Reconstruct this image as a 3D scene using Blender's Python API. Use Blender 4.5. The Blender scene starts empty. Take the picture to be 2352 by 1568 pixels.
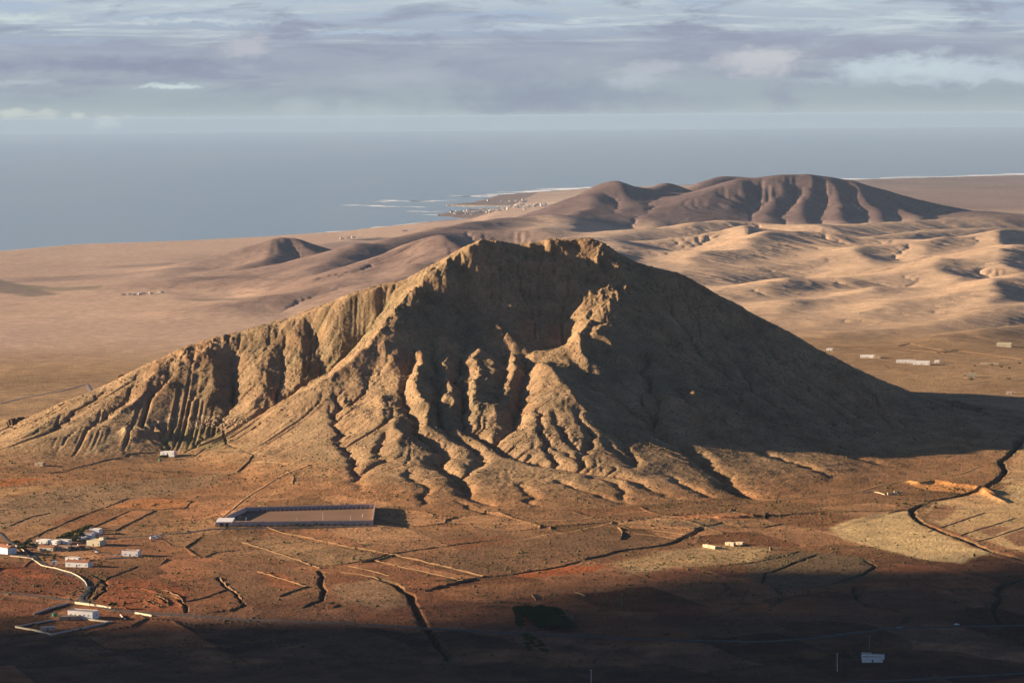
import bpy, math, random
import numpy as np
from mathutils import Vector, Matrix

# ------------------------------------------------------------------ camera, sun, sky, exposure
SC = bpy.context.scene
C = SC.collection
CAMZ = 650.0
F = 6430.0                       # focal length in units of a 2352 px wide picture
PITCH = math.atan(518.0 / F)
ROLL = math.radians(-0.42)
SUN_EL = math.radians(11.5)
SUN_AZ = math.radians(7.0)      # beyond the left: sun stands at left, a little past the mountain
SUNV = np.array([-math.cos(SUN_AZ) * math.cos(SUN_EL), math.sin(SUN_AZ) * math.cos(SUN_EL), math.sin(SUN_EL)])

cd = bpy.data.cameras.new("camera")
cam = bpy.data.objects.new("camera", cd)
C.objects.link(cam)
cd.sensor_width = 36.0
cd.lens = 36.0 * F / 2352.0
cd.clip_start = 5.0
cd.clip_end = 600000.0
cam.rotation_mode = 'QUATERNION'
cam.rotation_quaternion = (Matrix.Rotation(math.radians(90) - PITCH, 3, 'X') @ Matrix.Rotation(ROLL, 3, 'Z')).to_quaternion()
cam.location = (0, 0, CAMZ)
SC.camera = cam
SC.view_settings.view_transform = 'Standard'
SC.view_settings.look = 'None'
SC.view_settings.gamma = 1.0
EXPO = 1.68
SC.view_settings.exposure = EXPO
SC.cycles.volume_bounces = 1
SC.cycles.max_bounces = 6
SC.cycles.transparent_max_bounces = 8

sd = bpy.data.lights.new("sun", 'SUN')
sd.energy = 5.0
sd.angle = math.radians(0.5)
sd.color = (1.0, 0.78, 0.54)
sun = bpy.data.objects.new("sun", sd)
C.objects.link(sun)
sun.rotation_mode = 'QUATERNION'
sun.rotation_quaternion = Vector(SUNV).to_track_quat('Z', 'Y')
sun.location = (-3000, 1500, 2500)


class NT:
    """small helper that writes node graphs"""
    def __init__(s, tree):
        s.t = tree
        s.n = tree.nodes
        s.l = tree.links

    def new(s, typ, **kw):
        n = s.n.new(typ)
        for k, v in kw.items():
            setattr(n, k, v)
        return n

    def put(s, sock, v):
        if isinstance(v, bpy.types.NodeSocket):
            s.l.new(v, sock)
        elif v is not None:
            sock.default_value = v

    def m(s, op, a, b=None, c=None, clamp=False):
        n = s.new('ShaderNodeMath', operation=op)
        n.use_clamp = clamp
        s.put(n.inputs[0], a)
        if b is not None:
            s.put(n.inputs[1], b)
        if c is not None:
            s.put(n.inputs[2], c)
        return n.outputs[0]

    def comb(s, x, y, z):
        n = s.new('ShaderNodeCombineXYZ')
        s.put(n.inputs[0], x); s.put(n.inputs[1], y); s.put(n.inputs[2], z)
        return n.outputs[0]

    def noise(s, vec, scale, detail=3, rough=0.5, dist=0.0, lac=2.0):
        n = s.new('ShaderNodeTexNoise')
        s.put(n.inputs['Vector'], vec)
        n.inputs['Scale'].default_value = scale
        n.inputs['Detail'].default_value = detail
        n.inputs['Roughness'].default_value = rough
        n.inputs['Distortion'].default_value = dist
        n.inputs['Lacunarity'].default_value = lac
        return n.outputs['Fac']

    def ramp(s, fac, stops, interp='LINEAR'):
        n = s.new('ShaderNodeValToRGB')
        cr = n.color_ramp
        cr.interpolation = interp
        while len(cr.elements) < len(stops):
            cr.elements.new(0.5)
        for e, (p, c) in zip(cr.elements, stops):
            e.position = p
            e.color = (c[0], c[1], c[2], 1) if hasattr(c, '__len__') else (c, c, c, 1)
        s.put(n.inputs[0], fac)
        return n.outputs[0]

    def mix(s, fac, a, b, typ='MIX'):
        n = s.new('ShaderNodeMix', data_type='RGBA', blend_type=typ)
        s.put(n.inputs[0], fac)
        for sock, v in ((n.inputs[6], a), (n.inputs[7], b)):
            if isinstance(v, bpy.types.NodeSocket):
                s.l.new(v, sock)
            else:
                sock.default_value = (v[0], v[1], v[2], 1)
        return n.outputs[2]

    def mapr(s, v, a, b, c=0.0, d=1.0, smooth=False):
        n = s.new('ShaderNodeMapRange')
        if smooth:
            n.interpolation_type = 'SMOOTHSTEP'
        s.put(n.inputs[0], v)
        for i, q in enumerate((a, b, c, d)):
            n.inputs[i + 1].default_value = q
        return n.outputs[0]


def lin(c):
    return tuple(((v / 255 + 0.055) / 1.055) ** 2.4 if v > 10 else v / 255 / 12.92 for v in c)


SKYG = 1.0 / (2 ** EXPO)         # the clouds are given in display values


def skyc(r, g, b):
    return tuple(v * SKYG * t for v, t in zip(lin((r, g, b)), (0.995, 1.0, 0.965)))


W = bpy.data.worlds.new("World")
SC.world = W
W.use_nodes = True
W.node_tree.nodes.clear()
w = NT(W.node_tree)
out = w.new('ShaderNodeOutputWorld')
sky = w.new('ShaderNodeTexSky', sky_type='NISHITA')
sky.sun_disc = False
sky.sun_elevation = SUN_EL
sky.sun_rotation = math.radians(270) + SUN_AZ
sky.altitude = 300
sky.air_density = 0.45
sky.dust_density = 0.3
sky.ozone_density = 1.2
tc = w.new('ShaderNodeTexCoord')
sep = w.new('ShaderNodeSeparateXYZ')
w.l.new(tc.outputs['Generated'], sep.inputs[0])
dx, dy, dz = sep.outputs
yy = w.m('MAXIMUM', w.m('ABSOLUTE', dy), 0.05)
U = w.m('MULTIPLY', w.m('DIVIDE', dx, yy), 6.43)      # thousands of picture units along the horizon
V = w.m('MULTIPLY', w.m('DIVIDE', dz, yy), 6.43)      # the same above it
col = w.ramp(w.mapr(V, -0.06, 0.30), [
    (0.0, skyc(150, 166, 176)), (0.15, skyc(150, 166, 176)), (0.172, skyc(177, 189, 197)), (0.27, skyc(167, 180, 190)), (0.42, skyc(165, 175, 190)),
    (0.62, skyc(160, 168, 188)), (0.76, skyc(172, 184, 202)), (0.88, skyc(186, 199, 213)), (1.0, skyc(184, 190, 208))])
p1 = w.comb(w.m('MULTIPLY', U, 1.0), w.m('MULTIPLY', V, 5.0), 0.0)
n1 = w.noise(p1, 3.4, 8, 0.6, 0.5)
p2 = w.comb(w.m('MULTIPLY', U, 1.0), w.m('MULTIPLY', V, 14.0), 3.0)
n2 = w.noise(p2, 2.2, 6, 0.62, 0.7)
p3 = w.comb(w.m('MULTIPLY', U, 1.0), w.m('MULTIPLY', V, 2.4), 7.0)
n3 = w.noise(p3, 14.0, 8, 0.66, 0.3)
hi = w.mapr(V, 0.13, 0.22, 0, 1, True)
mid = w.mapr(V, 0.0, 0.1, 0, 1, True)
# high streaks
col = w.mix(w.m('MULTIPLY', w.mapr(n2, 0.48, 0.66, 0, 0.9, True), hi), col, skyc(206, 217, 224))
col = w.mix(w.m('MULTIPLY', w.mapr(n2, 0.50, 0.34, 0, 0.55, True), hi), col, skyc(166, 184, 214))
# grey banks
col = w.mix(w.m('MULTIPLY', w.mapr(n1, 0.47, 0.66, 0, 0.9, True), mid), col, skyc(151, 159, 181))
col = w.mix(w.m('MULTIPLY', w.mapr(n1, 0.47, 0.30, 0, 0.5, True), mid), col, skyc(182, 193, 203))
nd = w.noise(w.comb(U, w.m('MULTIPLY', V, 1.6), 0.0), 16.0, 7, 0.62, 0.3)
nd2 = w.noise(w.comb(w.m('ADD', U, 11.0), w.m('MULTIPLY', V, 1.6), 0.0), 13.0, 7, 0.62, 0.3)
Uw = w.m('ADD', U, w.m('MULTIPLY', w.m('SUBTRACT', nd, 0.5), 0.085))
Vw = w.m('ADD', V, w.m('MULTIPLY', w.m('SUBTRACT', nd2, 0.5), 0.05))


def puff(col, px, py, rx, ry, c, amt, flat=0.0, soft=0.75):
    """one cloud: an ellipse on the sky with ragged edges, flatter beneath when asked"""
    u0 = (px - 1176) / 1000.0
    v0 = (266 - py - (px - 1176) * 0.0073) / 1000.0
    a = w.m('DIVIDE', w.m('SUBTRACT', Uw, u0), rx / 1000.0)
    b = w.m('DIVIDE', w.m('SUBTRACT', Vw, v0), ry / 1000.0)
    if flat:
        b = w.m('MULTIPLY', b, w.mapr(b, -0.01, 0.01, flat, 1.0))
    r = w.m('SQRT', w.m('ADD', w.m('MULTIPLY', a, a), w.m('MULTIPLY', b, b)))
    r = w.m('SUBTRACT', r, w.m('MULTIPLY', w.m('SUBTRACT', n3, 0.5), 1.5))
    k = w.mapr(r, 1.0 + 0.10, 1.0 - soft, 0, amt, True)
    return w.mix(k, col, skyc(*c))


for p in [
    (330, 152, 420, 26, (143, 151, 176), 0.85), (120, 215, 260, 12, (157, 165, 184), 0.5), (1250, 225, 300, 60, (148, 157, 180), 0.8),
    (1120, 170, 260, 30, (155, 162, 184), 0.5), (1500, 240, 260, 42, (160, 169, 188), 0.5), (1980, 120, 420, 22, (157, 164, 184), 0.55),
    (1800, 225, 62, 44, (156, 164, 184), 0.75), (700, 160, 300, 30, (157, 165, 186), 0.45), (1500, 285, 900, 14, (170, 182, 193), 0.4),
    (60, 42, 150, 14, (205, 217, 220), 0.7), (480, 52, 260, 9, (204, 216, 224), 0.7), (850, 78, 240, 8, (180, 200, 224), 0.6),
    (1230, 66, 260, 10, (190, 206, 224), 0.6), (2000, 60, 420, 10, (198, 210, 220), 0.5),
]:
    col = puff(col, *p, soft=0.95)
for p in [
    (578, 112, 62, 26, (184, 186, 199), 0.85, 1.3), (1748, 146, 105, 34, (190, 192, 202), 0.95, 1.2), (1780, 130, 60, 18, (194, 196, 204), 0.6, 1.0),
    (1455, 188, 52, 26, (180, 190, 203), 0.75, 1.2), (1520, 152, 66, 20, (182, 187, 200), 0.7, 1.2),
    (1985, 160, 80, 26, (190, 205, 216), 0.9, 1.3), (2075, 160, 60, 32, (192, 207, 218), 0.8, 1.3), (2150, 158, 60, 42, (194, 208, 219), 0.85, 1.2),
    (2240, 168, 75, 34, (190, 204, 216), 0.85, 1.3), (2335, 165, 60, 36, (188, 202, 214), 0.8, 1.2), (2150, 182, 260, 14, (184, 197, 208), 0.6, 1.0),
    (38, 262, 62, 12, (198, 206, 203), 0.85, 1.2), (120, 265, 26, 12, (196, 204, 203), 0.7, 1.2), (190, 262, 12, 8, (198, 206, 204), 0.9, 1.0),
    (249, 281, 30, 17, (196, 206, 205), 0.9, 1.0), (309, 271, 14, 5, (186, 198, 202), 0.7, 1.0), (395, 199, 70, 7, (202, 216, 220), 0.9, 1.0),
    (60, 195, 75, 9, (184, 192, 203), 0.6, 1.0), (690, 252, 50, 26, (178, 188, 199), 0.65, 1.0), (800, 262, 26, 30, (174, 188, 198), 0.5, 1.0),
    (870, 262, 50, 24, (174, 188, 198), 0.5, 1.0), (940, 178, 110, 22, (174, 181, 197), 0.5, 1.0),
]:
    q = list(p) + [1.0] * (7 - len(p))
    q[2] *= 1.3; q[3] *= 1.3; q[4] = tuple(v + 5 for v in q[4])
    col = puff(col, *q, soft=0.8)
bg1 = w.new('ShaderNodeBackground')
w.put(bg1.inputs[0], col)
bg1.inputs[1].default_value = 1.0
bg2 = w.new('ShaderNodeBackground')
w.l.new(sky.outputs[0], bg2.inputs[0])
bg2.inputs[1].default_value = 0.05
mx = w.new('ShaderNodeMixShader')
w.put(mx.inputs[0], w.mapr(dz, 0.043, 0.075, 0, 1, True))
w.l.new(bg1.outputs[0], mx.inputs[1])
w.l.new(bg2.outputs[0], mx.inputs[2])
w.l.new(mx.outputs[0], out.inputs['Surface'])

# ------------------------------------------------------------------ measuring helpers
R3 = np.array(cam.rotation_quaternion.to_matrix())


def ray(px, py):
    d = R3 @ np.array([px - 1176.0, 784.0 - py, -F])
    return d / d[1]


def at_depth(px, py, D):
    d = ray(px, py)
    return np.array([d[0] * D, D, CAMZ + d[2] * D])


def at_z(px, py, z):
    d = ray(px, py)
    D = (z - CAMZ) / d[2]
    return np.array([d[0] * D, D, z])


rng = np.random.default_rng(7)
_T = rng.random((512, 512)).astype(np.float32)


def vn(x, y, sc, seed=0):
    """smooth value noise, -1..1"""
    x = np.asarray(x) / sc + seed * 37.31 + 1000.5
    y = np.asarray(y) / sc + seed * 91.77 + 1000.5
    ix = np.floor(x).astype(np.int64); iy = np.floor(y).astype(np.int64)
    fx = x - ix; fy = y - iy
    fx = fx * fx * fx * (fx * (fx * 6 - 15) + 10); fy = fy * fy * fy * (fy * (fy * 6 - 15) + 10)
    a = _T[ix & 511, iy & 511]; b = _T[(ix + 1) & 511, iy & 511]
    c = _T[ix & 511, (iy + 1) & 511]; d = _T[(ix + 1) & 511, (iy + 1) & 511]
    return 2 * ((a * (1 - fx) + b * fx) * (1 - fy) + (c * (1 - fx) + d * fx) * fy) - 1


def fbm(x, y, sc, octv=4, seed=0, g=0.5):
    s = 0; a = 1; t = 0
    c, q = math.cos(0.6), math.sin(0.6)
    for o in range(octv):
        s = s + a * vn(x, y, sc, seed + o)
        t += a; a *= g; sc *= 0.5
        x, y = x * c - y * q, x * q + y * c
    return s / t


def ridged(x, y, sc, octv=4, seed=0, g=0.55):
    s = 0; a = 1; t = 0
    c, q = math.cos(0.6), math.sin(0.6)
    for o in range(octv):
        s = s + a * (1 - np.abs(vn(x, y, sc, seed + o)) * 2)
        t += a; a *= g; sc *= 0.5
        x, y = x * c - y * q, x * q + y * c
    return s / t


def smooth(a, b, x):
    t = np.clip((x - a) / (b - a), 0, 1)
    return t * t * (3 - 2 * t)


def polydist(X, Y, P, ends=False):
    """distance to a polyline, and how far along it (0..1)"""
    P = np.asarray(P, float)[:, :2]
    seg = np.hypot(*(P[1:] - P[:-1]).T); tot = max(seg.sum(), 1e-6); acc = 0
    best = np.full(X.shape, 1e9); tt = np.zeros(X.shape)
    for i in range(len(P) - 1):
        ax, ay = P[i]; bx, by = P[i + 1]
        L2 = max((bx - ax) ** 2 + (by - ay) ** 2, 1e-6)
        t = np.clip(((X - ax) * (bx - ax) + (Y - ay) * (by - ay)) / L2, 0, 1)
        d = np.hypot(X - ax - t * (bx - ax), Y - ay - t * (by - ay))
        k = d < best
        best = np.where(k, d, best); tt = np.where(k, (acc + t * seg[i]) / tot, tt)
        acc += seg[i]
    return best, tt


def inpoly(X, Y, P):
    P = np.asarray(P, float)[:, :2]
    r = np.zeros(X.shape, bool)
    j = len(P) - 1
    for i in range(len(P)):
        c = ((P[i, 1] > Y) != (P[j, 1] > Y)) & (X < (P[j, 0] - P[i, 0]) * (Y - P[i, 1]) / (P[j, 1] - P[i, 1] + 1e-12) + P[i, 0])
        r ^= c
        j = i
    return r


def cubic(G, fi, fj):
    """bicubic sampling of a grid"""
    n, m = G.shape
    i = np.clip(np.floor(fi).astype(np.int64), 1, n - 3); j = np.clip(np.floor(fj).astype(np.int64), 1, m - 3)
    a = np.clip(fi - i, 0, 1); b = np.clip(fj - j, 0, 1)

    def wt(t):
        return (-0.5 * t + t * t - 0.5 * t ** 3, 1 - 2.5 * t * t + 1.5 * t ** 3, 0.5 * t + 2 * t * t - 1.5 * t ** 3, -0.5 * t * t + 0.5 * t ** 3)
    wa = wt(a); wb = wt(b); s = 0
    for p in range(4):
        for q in range(4):
            s = s + wa[p] * wb[q] * G[i + p - 1, j + q - 1]
    return s


def erode(Z, cell, k, n, diff, kmask=None, expo=0.5, jit=0.7):
    """running water cuts channels: steepest descent, drained area, incision; then the slopes creep"""
    h, wd = Z.shape
    cellA = cell if np.ndim(cell) else np.full(Z.shape, float(cell))
    idx = np.arange(h * wd).reshape(h, wd)
    nb = [(-1, 0), (1, 0), (0, -1), (0, 1), (-1, -1), (-1, 1), (1, -1), (1, 1)]
    rr = np.random.default_rng(3)
    for it in range(n):
        Zp = np.pad(Z + rr.random(Z.shape) * jit, 1, mode='edge'); Ip = np.pad(idx, 1, mode='edge')
        best = np.zeros(Z.shape); rec = idx.copy()
        c0 = Zp[1:-1, 1:-1]
        for (a, b) in nb:
            s = (c0 - Zp[1 + a:h + 1 + a, 1 + b:wd + 1 + b]) / (cellA * (1.0 if a == 0 or b == 0 else 1.4142))
            q = s > best
            best = np.where(q, s, best); rec = np.where(q, Ip[1 + a:h + 1 + a, 1 + b:wd + 1 + b], rec)
        order = np.argsort(-c0.ravel()).tolist()
        r = rec.ravel().tolist()
        A = [1.0] * (h * wd)
        for o in order:
            t = r[o]
            if t != o:
                A[t] += A[o]
        A = np.array(A).reshape(h, wd)
        A = np.minimum(A, 3000)
        dz = k * (A ** expo) * best
        if kmask is not None:
            dz = dz * kmask
        zr = Z.ravel()[rec.ravel()].reshape(h, wd)
        lim = np.maximum(Z - zr, 0) * 0.5
        Z = Z - np.minimum(dz, lim)
        for _ in range(1):
            Zq = np.pad(Z, 1, mode='edge')
            L = (Zq[:-2, 1:-1] + Zq[2:, 1:-1] + Zq[1:-1, :-2] + Zq[1:-1, 2:]) / 4 - Z
            Z = Z + diff * L
    return Z, A


def rbf(P, V, X, Y, sm=0.0):
    """surface through scattered points"""
    P = np.asarray(P, float); V = np.asarray(V, float)
    d = np.hypot(P[:, None, 0] - P[None, :, 0], P[:, None, 1] - P[None, :, 1])
    n = len(P)
    A = np.zeros((n + 1, n + 1))
    A[:n, :n] = -d + np.eye(n) * sm
    A[:n, n] = 1; A[n, :n] = 1
    c = np.linalg.solve(A, np.append(V, 0))
    out_ = np.full(X.shape, c[n])
    for i in range(n):
        out_ -= c[i] * np.hypot(X - P[i, 0], Y - P[i, 1])
    return out_

# ------------------------------------------------------------------ the land
COAST = [(-500, 600), (-200, 588), (0, 577), (180, 561), (420, 553), (600, 544), (790, 531), (850, 524), (930, 516), (1000, 508),
         (1086, 501), (1120, 490), (1140, 483), (1170, 477), (1190, 465), (1240, 441), (1370, 432), (1600, 424), (1960, 413), (2352, 402), (2600, 398), (2900, 392)]
_c = np.array([at_z(px, py, 0.0) for px, py in COAST])
CU, CD = _c[:, 0] / _c[:, 1], _c[:, 1]


SU = np.linspace(-0.9, 0.9, 181)
SD = np.convolve(np.pad(np.interp(SU, CU, CD), 8, mode='edge'), np.hanning(19)[1:-1] / np.hanning(19).sum(), mode='valid')


def coastD(X, Y):
    return np.interp(X / np.maximum(Y, 500), CU, CD)


SPIT1 = [at_z(px, py, 0.0) for px, py in [(1090, 502), (1060, 500), (1040, 498), (1001, 495.5), (1003, 493), (1030, 488), (1075, 482), (1150, 477), (1270, 475), (1270, 500)]]
SPIT2 = [at_z(px, py, 0.0) for px, py in [(1020, 472.5), (1030, 470.5), (1090, 464.5), (1110, 459), (1140, 449), (1260, 440), (1300, 460), (1250, 476), (1180, 474), (1100, 474.5)]]
PT = np.array([0, .09, .17, .25, .46, .67, .9, .985, 1.0, 1.02, 3])
PZ = np.array([200, 187, 172, 152, 104, 62, 20, 6, 1.0, -5, -5])


def plain(X, Y):
    cdist = coastD(X, Y)
    t = (Y - 3600.0) / (np.interp(X / np.maximum(Y, 500), SU, SD) - 3600.0)
    z = np.interp(np.maximum(t, 0), PT, PZ)
    z = np.minimum(np.maximum(z, 5.0), 1.5 + np.maximum(cdist - Y, 0) * 0.02)
    z = np.where(Y > cdist, np.maximum(-5.0, -(Y - cdist) * 0.05), z)
    u_ = X / np.maximum(Y, 500)
    k = (Y > 17000) & (Y < 27000) & (u_ > -0.035) & (u_ < 0.03)
    if k.any():
        xk, yk = X[k], Y[k]
        xw = xk + 40 * fbm(xk, yk, 200, 3, 7); yw = yk + 120 * fbm(xk, yk, 500, 3, 8)
        z[k] = np.where(inpoly(xw, yw, SPIT1) | inpoly(xw, yw, SPIT2), np.maximum(z[k], 3.0), z[k])
    amp = np.clip(z / 60.0, 0, 1)
    z = z + amp * 7.0 * fbm(X, Y, 900, 3, 5) * smooth(3300, 5200, Y)
    z = z + 2.6 * fbm(X, Y, 260, 3, 11) * (1 - smooth(9000, 15000, Y)) + 0.0
    return z


# --- the mountain: points of its crest, spurs and foot (picture place and distance)
S_ = 0.963
M = []


def mc(D, *pts):
    for p in pts:
        M.append(at_depth(p[0], p[1], (p[2] if len(p) > 2 else D) * S_))


# crest
def m1(*pts):
    for p in pts:
        M.append(at_depth(*p))


m1((-120, 1045, 3790), (0, 1000, 3880), (60, 965, 3920), (150, 920, 3960), (240, 885, 3990), (330, 840, 4010), (420, 800, 4020), (500, 775, 4020),
   (580, 755, 4015), (660, 735, 4010), (740, 705, 4005), (800, 680, 4000))
mc(0, (860, 662, 4145), (930, 648, 4145), (985, 618, 4148),
   (1040, 585, 4150), (1085, 564, 4155), (1105, 553, 4162), (1140, 555, 4172), (1190, 566, 4180), (1235, 560, 4185), (1260, 552, 4188),
   (1300, 552, 4188), (1355, 549, 4185), (1388, 560, 4180), (1420, 584, 4176), (1460, 604, 4178), (1500, 617, 4180), (1560, 631, 4182),
   (1590, 644, 4180), (1640, 675, 4178), (1700, 705, 4174), (1760, 740, 4168), (1820, 770, 4160), (1880, 805, 4150), (1960, 845, 4135),
   (2040, 882, 4110), (2120, 915, 4085), (2200, 945, 4060), (2290, 968, 4030), (2400, 990, 4000))
# the diagonal spur that comes down towards the left front
mc(0, (1000, 628, 4115), (955, 668, 4080), (915, 712, 4040), (878, 760, 4003), (835, 812, 3965), (790, 850, 3942), (740, 888, 3918), (690, 915, 3900), (640, 942, 3890),
   (590, 975, 3895), (545, 1008, 3870))
# the valley behind that spur
m1((880, 712, 3972), (835, 762, 3955), (790, 812, 3928), (745, 860, 3898), (700, 882, 3880), (640, 918, 3848), (575, 955, 3805), (510, 990, 3780))
# left front slope
m1((400, 1023, 3740), (400, 983, 3800), (400, 935, 3860), (400, 879, 3920), (500, 935, 3855), (500, 880, 3920), (500, 825, 3975), (600, 900, 3870), (600, 850, 3930), (600, 800, 3978),
   (650, 860, 3915), (650, 800, 3962), (720, 800, 3952), (730, 752, 3985), (240, 1030, 3710), (240, 985, 3780), (240, 940, 3860), (240, 908, 3930),
   (100, 1045, 3680), (100, 1005, 3760), (100, 965, 3860), (320, 1030, 3715), (320, 985, 3785), (320, 932, 3865), (320, 880, 3935), (0, 1040, 3720))
# front slope, column by column
mc(0, (1176, 1100, 3480), (1176, 1030, 3620), (1176, 960, 3740), (1176, 900, 3855), (1170, 850, 3925), (1176, 780, 4012), (1176, 700, 4082), (1176, 630, 4134), (1240, 605, 4158), (1240, 655, 4132), (1240, 720, 4086), (1240, 790, 4022), (1240, 850, 3935))
mc(0, (1060, 640, 4118), (1060, 720, 4072), (1060, 800, 4002), (1060, 880, 3905), (1120, 600, 4144), (1120, 640, 4122), (1120, 720, 4074), (1120, 800, 4008), (1060, 950, 3780), (1060, 1020, 3650), (1060, 1090, 3500))
mc(0, (985, 680, 4092), (975, 740, 4045), (960, 800, 3985), (940, 870, 3880), (930, 950, 3775), (920, 1020, 3650), (920, 1090, 3510))
mc(0, (850, 860, 3935), (820, 920, 3865), (790, 980, 3770), (780, 1040, 3660), (780, 1100, 3530))
mc(0, (700, 960, 3850), (670, 1010, 3780), (640, 1050, 3690), (600, 1090, 3590))
mc(0, (1288, 600, 4160), (1285, 655, 4134), (1288, 720, 4090), (1288, 790, 4022), (1328, 600, 4160), (1328, 650, 4130), (1335, 700, 4092), (1338, 760, 4030), (1300, 800, 3955), (1300, 870, 3868), (1255, 875, 3858), (1240, 925, 3780), (1290, 920, 3778), (1340, 955, 3722), (1390, 990, 3670), (1230, 985, 3670), (1300, 1010, 3632), (1320, 1080, 3500))
mc(0, (1400, 700, 4060), (1410, 780, 3990), (1420, 860, 3920), (1430, 940, 3795), (1440, 1010, 3660), (1450, 1080, 3500))
mc(0, (1540, 720, 4110), (1550, 800, 4035), (1560, 880, 3945), (1570, 950, 3820), (1580, 1020, 3675), (1590, 1090, 3510))
mc(0, (1700, 790, 4105), (1700, 870, 4010), (1700, 950, 3880), (1710, 1020, 3735), (1720, 1080, 3555))
mc(0, (1850, 850, 4090), (1850, 920, 3990), (1860, 980, 3870), (1870, 1030, 3740), (1880, 1075, 3590))
mc(0, (2000, 920, 4050), (2000, 970, 3970), (2010, 1010, 3880), (2020, 1045, 3760))
mc(0, (2160, 975, 3990), (2170, 1010, 3910))
NVIS = len(M)
# the back, falling away to the north
for px, D in [(-100, 4350), (100, 4450), (300, 4600), (500, 4720), (700, 4800), (900, 4850), (1100, 4880), (1300, 4880), (1500, 4860), (1700, 4800), (1900, 4680), (2100, 4550), (2300, 4400)]:
    M.append(np.array([(px - 1176) / F * D, D, 186.0]))
for (px, z, D) in [(300, 240, 4080), (500, 270, 4180), (700, 330, 4180), (900, 400, 4180), (800, 300, 4400), (1100, 420, 4180), (1350, 425, 4200), (1100, 350, 4400), (1350, 362, 4420), (1250, 290, 4620),
                   (1550, 390, 4200), (1600, 330, 4400), (1500, 280, 4600), (1750, 320, 4180), (1850, 265, 4320), (1980, 255, 4100), (700, 250, 4500)]:
    M.append(np.array([(px - 1176) / F * D, D, z]))
# the foot on the plain
FOOT = [(-200, 1075), (-60, 1080), (60, 1075), (200, 1065), (300, 1060), (400, 1050), (480, 1060), (560, 1100), (640, 1140), (720, 1150), (800, 1155), (900, 1165),
        (1000, 1175), (1100, 1182), (1200, 1185), (1300, 1185), (1400, 1180), (1500, 1172), (1600, 1160), (1700, 1148), (1800, 1136), (1900, 1118),
        (2000, 1102), (2100, 1085), (2200, 1060), (2350, 1040), (2500, 1035)]
for p in FOOT:
    M.append(at_z(p[0], p[1], 201.0))
for p in [(-200, 1130), (100, 1140), (400, 1150), (700, 1230), (1000, 1240), (1300, 1240), (1600, 1220), (1900, 1190), (2200, 1140), (2450, 1110)]:
    M.append(at_z(p[0], p[1], 200.0))
for x in (-1040, -930, -820):
    for y in (3150, 3400, 3600, 3800, 4000, 4250, 4500, 4800):
        if x == -820 and 3500 < y < 4100:
            continue
        M.append(np.array([x, y, plain(np.array([float(x)]), np.array([float(y)]))[0] + (3.0 if 3600 < y < 4000 else 0)]))
M = np.array(M)

MX0, MX1, MY0, MY1, MC = -1050.0, 1250.0, 3020.0, 5040.0, 3.2
gx = np.arange(MX0, MX1, MC); gy = np.arange(MY0, MY1, MC)
GX, GY = np.meshgrid(gx, gy, indexing='ij')
PL = plain(GX, GY)
base = rbf(M[:, :2], M[:, 2] - plain(M[:, 0], M[:, 1]), GX, GY, 0.4)
edge = smooth(0, 130, np.minimum.reduce([GX - MX0, MX1 - GX, GY - MY0, MY1 - GY]))
base = base * edge
base = np.where(base < 2.0, np.exp(np.minimum(base - 2.0, 0) / 2.0) * 2.0 * edge, base)
Z0 = PL + base


def hit(px, py, Zf, D0=2100.0, D1=6000.0, step=3.0):
    """first place where the line of sight through a picture point meets the land"""
    d = ray(px, py)
    D = np.arange(D0, D1, step)
    X, Y, Z = d[0] * D, D, CAMZ + d[2] * D
    k = np.nonzero(Zf(X, Y) >= Z)[0]
    i = k[0] if len(k) else len(D) - 1
    if i > 0:
        a, b = D[i - 1], D[i]
        for _ in range(8):
            m_ = (a + b) / 2
            if Zf(np.array([d[0] * m_]), np.array([m_]))[0] >= CAMZ + d[2] * m_:
                b = m_
            else:
                a = m_
        D = b
    else:
        D = D[0]
    return np.array([d[0] * D, D, CAMZ + d[2] * D])


def gridf(G):
    def f(X, Y):
        return cubic(G, (X - MX0) / MC, (Y - MY0) / MC)
    return f


ZM0 = gridf(Z0)


def mline(pts, D0=3050.0):
    return [hit(p[0], p[1], ZM0, D0, 4700.0) for p in pts]


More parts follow.
